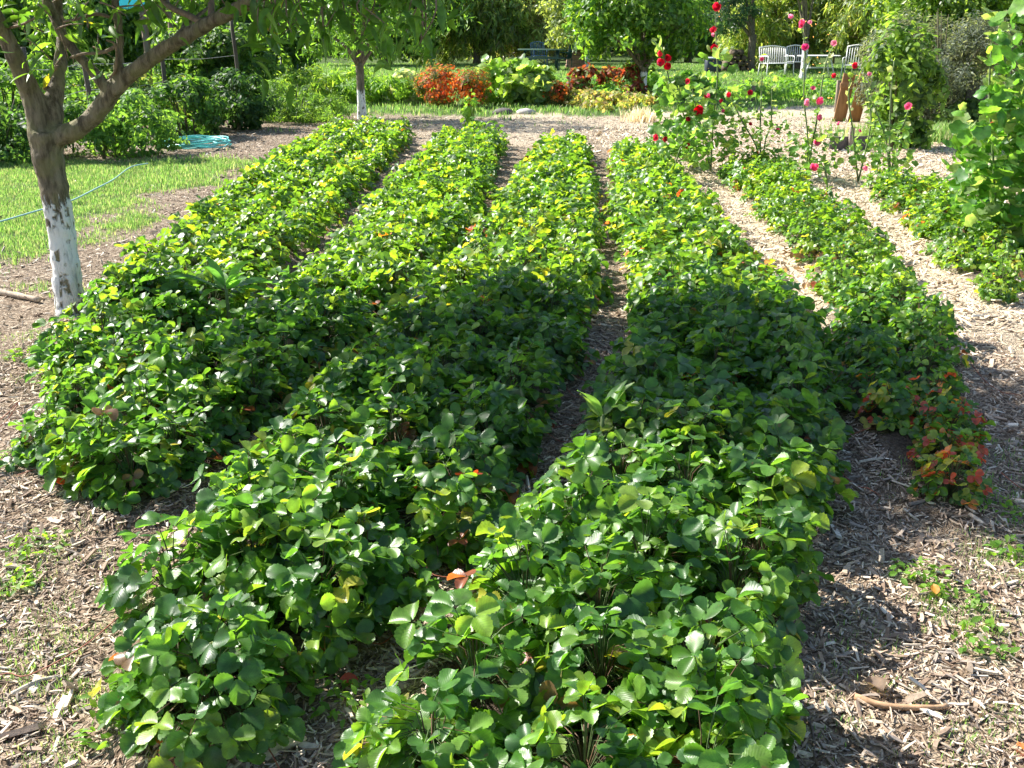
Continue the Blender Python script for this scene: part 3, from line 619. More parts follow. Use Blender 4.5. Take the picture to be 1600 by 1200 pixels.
# ------------------------------------------------------------------ generic plants
def blob_points(n, c, r, clump=18, shell=.55, cr=.28):
    """points in clumps through an ellipsoid, with outward directions"""
    c = np.array(c); r = np.array(r); d = rdir(clump); q_ = shell + (1 - shell) * rng.random(clump) ** .6; CP = d * q_[:, None]
    i = rng.integers(0, clump, n); off = rdir(n) * (rng.random(n) ** .45)[:, None] * cr * (.6 + .8 * rng.random(clump))[i][:, None]
    P = CP[i] + off; out = nrm(P * .5 + off * 1.4 / cr * .5)
    return c + P * r, out, i
def leaf_blob(lc, n, c, r, size, pal, wts, templ, clump=18, shell=.55, cr=.28, droop=.2, rnd=.5, zmin=.03):
    P, out, i = blob_points(n, c, r, clump, shell, cr)
    f = P[:, 2] > zmin; P, out, i = P[f], out[f], i[f]; n = len(P)
    N = out + np.array([0, 0, .45]) + rng.normal(size=(n, 3)) * rnd; H = out * .6 + rng.normal(size=(n, 3)) * .6; H[:, 2] -= droop
    C = pick(pal, n, wts, .18) * (rng.uniform(.8, 1.2, clump)[i])[:, None]; v = rng.integers(0, len(templ), n); S = size * rng.uniform(.6, 1.3, n); Rm = frame(N, H)
    for j in range(len(templ)): s_ = v == j; lc.add(templ[j], P[s_], Rm[s_], S[s_], C[s_])
def bush(name, label, cat, base, wdt, h, n, size, pal, wts=None, templ=None, mat=None, group=None, stems=9, blobs=1, stemc=(.13, .12, .07), dp=None, **kw):
    """a shrub: stems rising from the ground and leafy clumps"""
    root = empty(name, base, label, cat, group); st = Cloud(); lc = Cloud(); dp = dp or wdt
    for _ in range(stems):
        a = rng.uniform(0, 6.28); q_ = rng.uniform(.15, .8); top = np.array(base) + [math.cos(a) * wdt * .5 * q_, math.sin(a) * dp * .5 * q_, h * rng.uniform(.6, .93)]
        m_ = np.array(base) * .5 + top * .5 + [0, 0, .05 * h]; b0 = np.array(base) + [math.cos(a) * wdt * .1, math.sin(a) * dp * .1, -.02]
        tube(st, [b0, m_, top], [.012 + .008 * h, .008 + .004 * h, .004], n=5, sub=3, C=stemc)
    st.build('stems', M_twig, root)
    for b in range(blobs):
        if blobs == 1: c = np.array(base) + [0, 0, h * .5]; r = (wdt * .5, dp * .5, h * .5)
        else:
            f = (b + .5) / blobs - .5; c = np.array(base) + [f * wdt * .8, rng.uniform(-.1, .1) * dp, h * rng.uniform(.38, .5)]; r = (wdt * .5 / blobs * 1.7, dp * .5, h * rng.uniform(.42, .5))
        leaf_blob(lc, n // blobs, c, r, size, pal, wts, templ or T_q, **kw)
    lc.build('foliage', mat or M_matte, root); return root
_bm = {}
def tree(name, label, base, th, r0, crowns, n, size, pal, wts=None, templ=None, mat=None, group=None, white=None, limbs=6, lean=0.0, cat='tree', **kw):
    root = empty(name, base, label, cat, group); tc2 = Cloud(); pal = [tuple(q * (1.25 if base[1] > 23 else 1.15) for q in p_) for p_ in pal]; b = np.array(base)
    c0 = np.array(crowns[0][0]); fork = b + [lean, 0, th]
    tube(tc2, [b - [0, 0, .1], b + [0, 0, th * .3], b + [lean * .6, 0, th * .7], fork], [r0 * 1.35, r0, r0 * .95, r0 * 1.02], n=10, C=(.2, .16, .12))
    for k in range(limbs):
        c, r = crowns[k % len(crowns)]; e = np.array(c) + rdir(1)[0] * np.array(r) * .62; e[2] = max(e[2], fork[2] + .2)
        tube(tc2, [fork - [0, 0, r0], fork * .6 + e * .4 + [0, 0, .1], e], [r0 * .62, r0 * .4, r0 * .12], n=6, sub=4, C=(.2, .16, .12))
    key = (white,); 
    if key not in _bm: _bm[key] = bark_mat('bark' if white is None else 'whitewashed_bark', paint_top=white, lichen=False, edge=.05)
    tc2.build('trunk', _bm[key], root); lc = Cloud(); vol = sum(r[0] * r[1] for c, r in crowns)
    for c, r in crowns: leaf_blob(lc, int(n * r[0] * r[1] / vol), c, r, size, pal, wts, templ or T_q, **kw)
    lc.build('crown', mat or M_leaf, root); return root
FG = 'fruit trees with whitewashed trunks'
b2 = G(566, 186); c2 = A(560, 30, b2.y)
tree('fruit_tree', 'slender fruit tree with whitewashed trunk behind the leftmost strawberry row', b2, .98, .075, [(A(555, 40, b2.y), (1.55, 1.4, .72)), (A(500, -20, b2.y), (1.3, 1.2, 1.0)), (A(620, -10, b2.y), (1.3, 1.2, .9)), (A(560, -70, b2.y), (1.3, 1.2, .9))], 8500, .12, [(.05, .12, .025), (.08, .17, .03), (.12, .22, .03)], [4, 4, 2], T_lan2, group=FG, white=.5, limbs=12, clump=34, cr=.26, shell=.3, droop=.5)
b3 = G(1004, 157)
tree('fruit_tree', 'rounded dense fruit tree with a short white trunk beyond the flower bed', b3, .72, .085, [(A(988, 42, b3.y), (1.45, 1.4, .8)), (A(942, 25, b3.y), (.8, 1.0, .7)), (A(1050, 32, b3.y), (.9, 1.0, .7)), (A(990, -20, b3.y), (1.5, 1.4, .9))], 13000, .13, [(.045, .1, .02), (.07, .15, .025), (.13, .22, .03)], [4, 4, 2.5], T_q, group=FG, white=.62, limbs=9, clump=46, cr=.24, shell=.5)
b4 = G(917, 109)
tree('fruit_tree', 'olive green tree with a thin white trunk right of the green picnic table', b4, .9, .09, [(A(905, 35, b4.y), (1.4, 1.3, 1.1)), (A(895, -15, b4.y), (1.5, 1.3, 1.0))], 6000, .16, [(.12, .17, .06), (.16, .2, .07), (.09, .13, .05)], None, T_q, group=FG, white=.85, clump=40, cr=.26)
b5 = G(1254, 124)
tree('fruit_tree', 'tree with a pale painted trunk in front of the white garden table', b5, 1.15, .09, [(A(1254, -60, b5.y), (1.5, 1.4, .9))], 3500, .15, [(.09, .16, .04), (.14, .2, .05)], None, T_q, group=FG, white=1.05, clump=24)
b6 = G(1172, 112)
tree('pine_tree', 'dark evergreen tree with bare brown trunk behind the tall red hollyhock', b6, 1.3, .14, [(A(1145, 20, b6.y), (.95, 1.1, .75)), (A(1150, -40, b6.y), (1.5, 1.5, 1.0))], 9000, .15, [(.02, .055, .03), (.03, .075, .035)], None, T_lan2, clump=30, cr=.26, limbs=7)

YG = [(.13, .2, .06), (.19, .26, .08), (.08, .13, .045), (.28, .31, .13), (.15, .15, .08)]
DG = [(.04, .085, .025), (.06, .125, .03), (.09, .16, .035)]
def big(name, label, px, py, wpx, toppx, Y, n, size, pal, wts=None, templ=None, droop=.3, cat='tree', group='trees at the back of the garden', mat=None, dp=2.5, th=.8, **kw):
    b = A(px, py, Y); b.z = 0; wd = wpx * Y / FPX; top = A(px, toppx * .42, Y).z
    cr = []
    for k in range(5): cr.append((Vector((b.x + (k / 4 - .5) * wd * .62, b.y + rng.uniform(-.5, .5), top * rng.uniform(.42, .6))), (wd * .32, dp * .5, top * rng.uniform(.4, .5))))
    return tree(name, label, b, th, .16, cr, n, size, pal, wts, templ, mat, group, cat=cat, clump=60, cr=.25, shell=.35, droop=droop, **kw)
big('willow_tree', 'yellow green willow with hanging leaves behind the marigolds', 745, 100, 180, -150, 46, 17000, .3, YG, [3, 3, 3, 1.5, 2], T_lan2, .9)
big('willow_tree', 'smaller grey green willow just left of the green picnic table', 825, 100, 90, -100, 47, 8000, .26, [(.1, .12, .05), (.15, .17, .06), (.12, .1, .07)], None, T_lan2, .9)
big('conifer', 'dark conifer standing between the willow and the olive green tree', 862, 100, 80, -160, 52, 8000, .26, [(.02, .035, .02), (.035, .05, .03), (.05, .05, .04)], None, T_lan2, .4)
big('bamboo_clump', 'yellow green bamboo screen behind the white garden furniture', 1245, 95, 190, -120, 40, 17000, .27, YG, [3, 3, 2, 2, 1], T_lan2, .9, cat='bamboo')
big('bamboo_clump', 'bright bamboo to the right of the white armchair', 1380, 95, 140, -130, 38, 13000, .27, YG, [2, 3, 2, 2, 1], T_lan2, .9, cat='bamboo')
big('broadleaf_tree', 'light green tree rising behind the grey leaved bush at upper right', 1500, 90, 240, -160, 30, 15000, .18, [(.1, .18, .03), (.15, .22, .04), (.06, .11, .03)], None, T_q, .3)
big('broadleaf_tree', 'dark leafy tree standing behind the rounded fruit tree', 1075, 95, 170, -150, 48, 12000, .26, DG + [(.1, .14, .04)], None, T_q, .4)
big('broadleaf_tree', 'dense green tree behind the slender fruit tree', 600, 95, 200, -140, 44, 14000, .26, DG + [(.12, .18, .04)], None, T_q, .4)
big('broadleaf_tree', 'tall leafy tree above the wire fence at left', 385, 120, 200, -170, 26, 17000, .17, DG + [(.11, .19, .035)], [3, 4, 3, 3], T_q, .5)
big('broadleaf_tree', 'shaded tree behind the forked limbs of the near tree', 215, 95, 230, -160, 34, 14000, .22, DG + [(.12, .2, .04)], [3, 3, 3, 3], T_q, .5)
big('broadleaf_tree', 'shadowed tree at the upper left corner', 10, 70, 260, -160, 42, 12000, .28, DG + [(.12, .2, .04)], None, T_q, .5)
big('broadleaf_tree', 'yellowish tree at the right edge far behind the boards', 1640, 90, 240, -160, 36, 10000, .24, YG, None, T_q, .5)
# wooded rise closing the view
hx = np.linspace(-120, 120, 61); hyz = [(62, -.2), (66, 6), (74, 10), (90, 13), (130, 14)]
VV = []; 
for yy, zz in hyz:
    for x_ in hx: VV.append((x_, yy + 3 * math.sin(x_ * .1), zz * (1 + .12 * math.sin(x_ * .21) + .1 * rng.random())))
ff = [(i * 61 + j, i * 61 + j + 1, (i + 1) * 61 + j + 1, (i + 1) * 61 + j) for i in range(4) for j in range(60)]
hc = Cloud(); hc.raw(VV, ff, (.035, .055, .025)); tag(hc.build('hill', att_mat('wooded_slope', .95, 2.5, .6, 1.0, .5)), 'wooded slope closing the view', kind='structure')
wc_ = Cloud(); n = 30000; P = np.c_[rng.uniform(-48, 48, n), rng.uniform(58, 63, n), rng.uniform(0, 7, n)]; 
wc_.add(T_q[0], P, frame(np.array([0, -1, .6]) + .7 * rng.normal(size=(n, 3)), rdir(n)), rng.uniform(.3, .65, n), pick(DG + [(.1, .14, .04), (.13, .15, .05)], n))
tag(wc_.build('woods', M_matte), 'far mass of woodland behind the garden', kind='stuff')

# ------------------------------------------------------------------ bushes at left, along the wire fence
SG = 'shrubs along the wire fence'
gp = [(.06, .14, .03), (.09, .2, .035), (.045, .1, .025)]
bush('leafy_shrub', 'rounded green shrub just behind the coiled turquoise hose', 'shrub', G(293, 214), 1.15, .82, 4200, .085, gp, None, T_ov3, group=SG, clump=34)
bush('leafy_shrub', 'dark shrub between the hose and the slender fruit tree, darkest of the fence shrubs', 'shrub', G(375, 203), 1.15, .9, 4200, .08, [(.03, .08, .025), (.05, .11, .03)], None, T_ov3, group=SG, clump=34)
bush('feathery_shrub', 'low feathery green shrub at the edge of the far path', 'shrub', G(462, 190), 1.5, .72, 5200, .1, [(.1, .2, .045), (.06, .13, .03), (.14, .24, .05)], None, T_lan2, group=SG, blobs=2, clump=26)
bush('leafy_shrub', 'shrub seen between the near trunk and the hose', 'shrub', G(175, 246), 1.5, .85, 6200, .07, [(.05, .12, .03), (.09, .19, .04), (.12, .22, .05)], None, T_ov3, group=SG, blobs=2, clump=30)
bush('leafy_shrub', 'shadowy shrub at the left edge behind the lawn', 'shrub', G(5, 250), 1.4, .8, 5200, .08, [(.035, .09, .03), (.06, .13, .035)], None, T_ov3, group=SG, blobs=2, clump=28)
bush('leafy_shrub', 'lighter shrub behind the fork of the near tree', 'shrub', G(20, 205), 2.2, 1.15, 5600, .1, [(.1, .2, .04), (.07, .15, .03)], None, T_ov3, group=SG, blobs=2, clump=24)
bush('leafy_shrub', 'tangled shrub under the right limb of the near tree', 'shrub', G(215, 205), 1.7, 1.0, 5000, .1, [(.09, .18, .04), (.06, .13, .03), (.17, .2, .08)], None, T_ov3, group=SG, blobs=2, clump=24)
bush('climbing_shrub', 'tall dark shrub climbing over the wire fence', 'shrub', G(345, 172), 1.7, 1.75, 7500, .12, [(.04, .09, .025), (.07, .15, .03), (.13, .22, .04)], [3, 3, 1], T_ov3, group=SG, blobs=2, clump=40)
bush('climbing_shrub', 'tall leafy shrub behind the dark one by the path', 'shrub', G(400, 160), 1.3, 1.6, 5600, .12, [(.07, .15, .03), (.13, .22, .04)], None, T_ov3, group=SG, blobs=2, clump=30)
bush('weedy_plants', 'mixed tall green weeds left of the slender fruit tree', 'weeds', G(500, 160), 2.3, .8, 7000, .13, [(.14, .26, .04), (.1, .2, .035), (.2, .3, .06)], None, T_lan2, blobs=4, clump=16)
bush('weedy_plants', 'sunny green weeds right of the slender fruit tree', 'weeds', G(608, 160), 2.0, .68, 5600, .13, [(.16, .28, .04), (.12, .24, .04)], None, T_lan2, blobs=3, clump=16)
bush('weedy_plants', 'low green weeds on the far left beyond the fence', 'weeds', G(120, 175), 5.0, .7, 7500, .15, [(.12, .24, .04), (.1, .19, .035)], None, T_lan2, blobs=6, clump=14)
# wire fence
fr = empty('wire_fence', G(250, 195), 'old wire fence with thin wires and dark posts among the left shrubs', 'fence')
fp = [A(30, 60, 13.0), A(131, 100, 15.0), A(254, 112, 17.2), A(365, 60, 19.5)]
for k, q_ in enumerate(fp):
    c = Cloud(); hh = [1.35, 1.2, 1.15, 1.75][k]; tube(c, [(q_.x, q_.y, -.1), (q_.x + .02, q_.y, hh * .5), (q_.x + rng.uniform(-.03, .03), q_.y, hh)], [.04, .037, .035], n=7, C=(.09, .075, .06)); c.build('post', M_wood, fr)
for hgt_ in (.35, .72, 1.08):
    c = Cloud(); pts = []
    for a, b in zip(fp[:-1], fp[1:]):
        for t in (0, .5): pts.append((a.x * (1 - t) + b.x * t, a.y * (1 - t) + b.y * t - .04, hgt_ - (.03 if t else 0)))
    pts.append((fp[-1].x, fp[-1].y - .04, hgt_)); tube(c, pts, .004, n=5, sub=3, C=(.55, .53, .5)); c.build('wire', M_paint, fr)
for k, (px, py, ht, lab) in enumerate(((444, 138, .95, 'taller dark metal stake among weeds left of the slender fruit tree'), (468, 130, .7, 'shorter dark metal stake right beside the taller one'))):
    p = G(px, py + 20); c = Cloud(); tube(c, [(p.x, p.y, -.1), (p.x, p.y, ht)], [.022, .02], n=6, C=(.05, .07, .05)); box(c, (p.x, p.y, ht * .55), (.012, .05, ht), (.05, .07, .05))
    tag(c.build('metal_stake', M_paint), lab, 'stake', 'metal stakes')

# ------------------------------------------------------------------ flower and vegetable bed beyond the path
def flowers_on(root, name, n, c, r, size, pal, tmpl, mat, zmin=.2, top=True):
    fc = Cloud(); d = rdir(n)
    if top: d[:, 2] = np.abs(d[:, 2])
    P = np.array(c) + d * np.array(r) * rng.uniform(.55, 1.12, (n, 1)); N = d + np.array([0, -.3, .5]) + .3 * rng.normal(size=(n, 3))
    fc.add(tmpl, P, frame(N, rdir(n)), size * rng.uniform(.7, 1.3, n), pick(pal, n)); o = fc.build(name, mat, root); tag(o, kind='stuff'); return o
def daisy_t(k=8, cup=.25):
    v = [(0, 0, .02)]; f = []
    for i in range(k):
        a = 2 * math.pi * i / k; b = math.pi / k * .95
        i0 = len(v); v += [(.25 * math.cos(a - b), .25 * math.sin(a - b), .04), (.5 * math.cos(a - b * .8), .5 * math.sin(a - b * .8), cup * .5), (.55 * math.cos(a), .55 * math.sin(a), cup * .55), (.5 * math.cos(a + b * .8), .5 * math.sin(a + b * .8), cup * .5), (.25 * math.cos(a + b), .25 * math.sin(a + b), .04)]
        f += [(0, i0, i0 + 4), (i0, i0 + 1, i0 + 2, i0 + 4), (i0 + 4, i0 + 2, i0 + 3)]
    return Tm(v, f)
DAISY = daisy_t()
MGP = [(.5, .12, .02), (.6, .19, .02), (.34, .06, .02), (.62, .26, .05), (.3, .13, .06)]
MG = 'marigold bushes in the far bed'
for px, py, wpx, hpx, lab, nf in ((690, 166, 74, 58, 'leftmost marigold bush, widest and thick with orange flowers', 620), (738, 168, 56, 54, 'orange marigold bush beside the wide one, against the big leaved squash', 400), (868, 166, 50, 34, 'low orange marigold bush in front of the red amaranth', 200)):
    b = G(px, py); s = b.y / FPX
    rt = bush('marigold_bush', lab, 'flower bush', b, wpx * s, hpx * s, 3000, .07, [(.09, .15, .03), (.06, .1, .025), (.2, .14, .05)], None, T_lan2, group=MG, clump=14, cr=.36)
    flowers_on(rt, 'flowers', nf, (b.x, b.y, b.z + hpx * s * .55), (wpx * s * .48, wpx * s * .48, hpx * s * .46), .06, MGP, DAISY, M_petal, top=False)
def disc_leaf(k=15, lob=.12, cup=.25, wv=.06, seed=0):
    r = random.Random(seed); v = [(0, 0, 0)]; uv = [(.5, .5)]; f = []
    for ring, rr in ((1, .5), (2, 1.0)):
        for i in range(k):
            a = 2 * math.pi * (i + .5) / k - math.pi / 2; m_ = rr * (1 + (lob * math.cos(5 * a) if ring == 2 else 0)); 
            if i in (0, k - 1) and ring == 2: m_ *= .72
            v.append((.5 * m_ * math.cos(a), .5 + .5 * m_ * math.sin(a) , cup * (rr ** 2) * .5 * (1 if ring == 2 else .5) + wv * r.uniform(-1, 1) * (ring == 2))); uv.append((.5 + .5 * rr * math.cos(a), .5 + .5 * rr * math.sin(a)))
    v[0] = (0, .42, -.02)
    for i in range(k): f.append((0, 1 + i, 1 + (i + 1) % k)); f.append((1 + i, 1 + k + i, 1 + k + (i + 1) % k, 1 + (i + 1) % k))
    return Tm(v, f, uv)
T_disc = [disc_leaf(seed=s, cup=c) for s, c in ((1, .2), (2, -.3), (3, .35), (4, .0))]
bush('squash_plant', 'large leaved pale green squash plant towering over the marigolds', 'plant', G(802, 162), 1.3, .95, 800, .19, [(.15, .26, .045), (.1, .2, .04), (.24, .32, .12)], None, T_disc, blobs=2, clump=24, mat=M_leaf, stemc=(.2, .3, .08))
bush('squash_plant', 'squash plant on the right, lower with grey green leaves', 'plant', G(838, 164), 1.1, .75, 480, .22, [(.16, .27, .08), (.22, .32, .1)], None, T_disc, clump=20, mat=M_leaf, stemc=(.2, .3, .08))
bush('silvery_plant', 'silvery leaved plant left of the marigold bushes', 'plant', G(640, 160), .9, .65, 1500, .13, [(.35, .4, .3), (.25, .34, .2)], None, T_ov3, clump=20)
bush('leafy_plants', 'low bright green plants growing behind the orange marigolds', 'plants', G(880, 148), 4.2, .55, 6000, .15, [(.14, .28, .05), (.1, .24, .06)], None, T_lan2, blobs=5, clump=14)
for px, py, lab in ((915, 156, 'reddish amaranth nearest the low marigold bush'), (955, 152, 'dark red amaranth in the middle of its clump'), (985, 156, 'red leaved amaranth beside the short white trunk')):
    b = G(px, py); bush('amaranth', lab, 'plant', b, .75, .75, 900, .14, [(.22, .05, .04), (.13, .05, .035), (.12, .17, .04), (.3, .12, .04)], [3, 2, 2, 1], T_ov3, group='red amaranths', clump=14, stemc=(.2, .06, .05))
bush('yellowing_plants', 'low yellowing plants at the edge of the far path', 'plants', G(950, 168), 1.8, .35, 2600, .1, [(.27, .29, .09), (.19, .26, .07), (.33, .27, .16)], None, T_ov3, blobs=4, clump=10)
bush('leafy_plants', 'green low growing plants right of the short white trunk', 'plants', G(1055, 152), 2.0, .6, 3600, .14, [(.12, .26, .05), (.16, .3, .05), (.3, .4, .18)], None, T_disc, blobs=3, clump=14)
bush('leafy_plants', 'bed of small green plants in front of the white garden table', 'plants', G(1215, 150), 4.4, .38, 6500, .1, [(.1, .22, .04), (.15, .28, .05)], None, T_ov3, blobs=6, clump=12)
bush('tall_seedling', 'young broad leaved seedling at the far end of the second row', 'plant', G(738, 203), .3, .5, 90, .08, [(.13, .26, .04), (.17, .3, .05)], None, T_disc, clump=14, stemc=(.2, .3, .08))
for px, py, s, lab in ((785, 178, .17, 'rounded dark stone on the far path'), (822, 178, .15, 'pale stone on the far path right of the dark one')):
    p = G(px, py); v = []; f = []; k = 8
    for i in range(6):
        for j in range(k): a = 2 * math.pi * j / k; e = math.pi * (i / 5 - .5) * .98; q_ = s * (1 + rng.uniform(-.12, .12)); v.append((p.x + q_ * math.cos(e) * math.cos(a) * 1.2, p.y + q_ * math.cos(e) * math.sin(a), .03 + q_ * .5 * math.sin(e)))
    f = [(i * k + j, i * k + (j + 1) % k, (i + 1) * k + (j + 1) % k, (i + 1) * k + j) for i in range(5) for j in range(k)] + [tuple(range(k - 1, -1, -1)), tuple(range(5 * k, 6 * k))]
    c = Cloud(); c.raw(v, f, (.12, .11, .1) if px < 800 else (.42, .4, .37)); tag(c.build('stone', M_stone), lab, 'stone', 'stones on the far path')
p = G(1003, 190); rt = empty('dry_tuft', p, 'dried pale tuft of stalks on the far path', 'dry plant'); c = Cloud(); n = 260
blades(c, rng.normal(p.x, .12, n), rng.normal(p.y, .12, n), .22, [(.6, .55, .45), (.5, .42, .3)], z=np.zeros(n), wide=.8); c.build('stalks', M_grass, rt)

# ------------------------------------------------------------------ garden furniture
def picnic_table():
    p = G(845, 110); p.z = 0; rt = empty('picnic_table', p, 'dark green picnic table with attached benches under the willow', 'picnic table'); gc = (.03, .07, .055)
    W = 1.75
    c = Cloud()
    for k in range(5): box(c, (p.x, p.y + (k - 2) * .145, .75), (W, .135, .04), (.1, .17, .12))
    c.build('tabletop', M_paint, rt)
    for s in (-1, 1):
        c = Cloud()
        for k in range(2): box(c, (p.x, p.y + s * (.62 + k * .13), .45), (W, .12, .04), gc)
        c.build('bench', M_paint, rt)
    for sx in (-.62, .62):
        c = Cloud()
        for s in (-1, 1): tube(c, [(p.x + sx, p.y + s * .68, 0), (p.x + sx, p.y + s * .22, .73)], .04, n=6, C=gc)
        box(c, (p.x + sx, p.y, .4), (.05, 1.5, .09), gc); box(c, (p.x + sx + .05, p.y, .7), (.04, .7, .07), gc); c.build('leg_frame', M_paint, rt)
picnic_table()
def slat_chair(name, label, px, py, rz, col, w_=.56, arms=True, cat='chair', group=None, hb=.92):
    p = G(px, py); p.z = 0; rt = empty(name, p, label, cat, group)
    def T(x, y, z): return (p.x + x * math.cos(rz) - y * math.sin(rz), p.y + x * math.sin(rz) + y * math.cos(rz), z)
    c = Cloud(); 
    for k in range(6): box(c, T(0, -.2 + k * .08, .43), (w_, .065, .018), col, rz=rz)
    c.build('seat', M_paint, rt)
    c = Cloud(); n = max(6, int(w_ / .07))
    for k in range(n + 1): x = -w_ / 2 + w_ * k / n; tube(c, [T(x, .22, .43), T(x, .33, hb)], .011 if 0 < k < n else .018, n=6, C=col)
    tube(c, [T(-w_ / 2, .33, hb), T(0, .335, hb + .05), T(w_ / 2, .33, hb)], .02, n=6, C=col); c.build('backrest', M_paint, rt)
    for sx in (-1, 1):
        for sy in (-.22, .24): c = Cloud(); tube(c, [T(sx * w_ / 2, sy, .43), T(sx * (w_ / 2 + .02), sy * 1.12, 0)], .018, n=6, C=col); c.build('leg', M_paint, rt)
        if arms: c = Cloud(); tube(c, [T(sx * w_ / 2, -.22, .43), T(sx * w_ / 2, -.25, .62), T(sx * w_ / 2, -.1, .66), T(sx * w_ / 2, .3, .64)], .017, n=6, C=col); c.build('armrest', M_paint, rt)
WH = (.78, .78, .76)
CG = 'white garden chairs around the white table'
slat_chair('garden_chair', 'blue garden chair behind the green picnic table', 842, 104, .2, (.12, .22, .38))
slat_chair('garden_chair', 'green garden chair at the right end of the picnic table', 880, 110, -1.9, (.03, .08, .07), hb=.98)
slat_chair('garden_bench', 'white slatted garden bench left of the white table, seen between red hollyhock stems', 1212, 120, .35, WH, w_=1.0, cat='bench', group=None)
slat_chair('garden_chair', 'white spindle backed chair next to the painted trunk', 1240, 117, -.2, WH, group=CG)
slat_chair('garden_chair', 'white armchair standing alone at the right end of the white table', 1332, 124, -.5, WH, w_=.62, group=CG, hb=.98)
def white_table():
    p = G(1276, 123); p.z = 0; rt = empty('garden_table', p, 'white oval garden table with slanting legs', 'table'); c = Cloud()
    v = []; k = 28
    for z in (.69, .715):
        for i in range(k): a = 2 * math.pi * i / k; v.append((p.x + .68 * math.cos(a), p.y + .45 * math.sin(a), z))
    c.raw(v, [tuple(range(k - 1, -1, -1)), tuple(range(k, 2 * k))] + [(i, (i + 1) % k, k + (i + 1) % k, k + i) for i in range(k)], WH); c.build('tabletop', M_paint, rt, smooth=False)
    for sx in (-1, 1):
        for sy in (-1, 1): c = Cloud(); tube(c, [(p.x + sx * .3, p.y + sy * .2, .69), (p.x + sx * .5, p.y + sy * .3, 0)], .02, n=6, C=WH); c.build('leg', M_paint, rt)
    for sy in (-.25, .25): c = Cloud(); tube(c, [(p.x - .4, p.y + sy, .34), (p.x + .4, p.y + sy, .34)], .015, n=6, C=WH); c.build('brace', M_paint, rt)
white_table()
# lidded tub and log pile under the dark tree
p = G(1113, 114); p.z = 0; rt = empty('storage_tub', p, 'dark tub with a pale lid beside the round fruit tree', 'tub')
c = Cloud(); box(c, (p.x, p.y, .24), (.55, .45, .48), (.05, .06, .08), bev=.3); c.build('tub_body', M_paint, rt); c = Cloud(); box(c, (p.x, p.y, .51), (.6, .5, .06), (.6, .62, .64), bev=.4); c.build('lid', M_paint, rt)
rt = empty('log_pile', G(1150, 112), 'shaded heap of cut logs beside the evergreen trunk', 'log pile'); k = 0
pl = G(1150, 112)
for lay in range(4):
    for j in range(5 - lay):
        c = Cloud(); x_ = pl.x - .5 + j * .23 + lay * .115; z_ = .11 + lay * .19; tube(c, [(x_, pl.y - .35 + rng.uniform(-.06, .06), z_), (x_ + .02, pl.y + .4, z_)], [.1, .095], n=9, sub=1, C=(.12, .09, .06), wob=.08); c.build('log', M_wood, rt)
p = A(903, 96, 41); rt = empty('plank_stack', (p.x, p.y, 0), 'stack of brown planks behind the white painted trunk', 'planks')
for k in range(5): c = Cloud(); box(c, (p.x, p.y, .1 + k * .16), (.95 - .05 * k, .4, .14), (.3, .18, .14)); c.build('plank', M_wood, rt)
# brown boards on edge, grey boards
rt = empty('board_screen', G(1328, 190), 'pair of upright rusty brown boards standing in the grass', 'board'); b = G(1326, 190)
for sx, t, colr in ((-.11, .04, (.3, .16, .07)), (.14, -.03, (.34, .17, .06))): c = Cloud(); box(c, (b.x + sx, b.y + t, .4), (.21, .03, .82), colr, ry=.12 * (1 if sx < 0 else 1.3)); c.build('board', M_wood, rt)
c = Cloud(); box(c, (b.x + .02, b.y - .035, .62), (.5, .025, .08), (.28, .15, .07)); c.build('crosspiece', M_wood, rt)
b = G(1327, 236); rt = empty('garden_bed_board', b, 'weathered dark board on edge held by a short stake', 'board')
c = Cloud(); box(c, (b.x + .02, b.y + .04, .09), (.62, .03, .2), (.11, .095, .09), rz=.18); c.build('board', M_wood, rt); c = Cloud(); box(c, (b.x, b.y - .02, .13), (.06, .05, .38), (.24, .2, .16)); c.build('stake', M_wood, rt)
b = G(1498, 190); b.y = 17.0; b.x = (1498 - 800) / FPX * 17.1; rt = empty('plank_barrier', (b.x, b.y, 0), 'grey wooden panel with a post at its right end in front of the dark bush', 'panel')
pz = A(1498, 150, b.y).z; c = Cloud(); box(c, (b.x - .03, b.y, pz), (.36, .03, .34), (.14, .13, .13)); box(c, (b.x - .03, b.y, pz / 2 - .1), (.05, .04, pz), (.14, .13, .13)); c.build('board', M_wood, rt); c = Cloud(); box(c, (b.x + .22, b.y - .03, (pz + .25) / 2), (.1, .08, pz + .25), (.2, .18, .16)); c.build('post', M_wood, rt)
for px, py, ht, lab in ((1176, 160, .4, 'short square wooden post among the hollyhock stems'), (1306, 175, .6, 'thin grey post left of the brown boards')):
    b = G(px, py); c = Cloud(); box(c, (b.x, b.y, ht / 2), (.07, .07, ht), (.2, .16, .12)); tag(c.build('wooden_post', M_wood), lab, 'post')
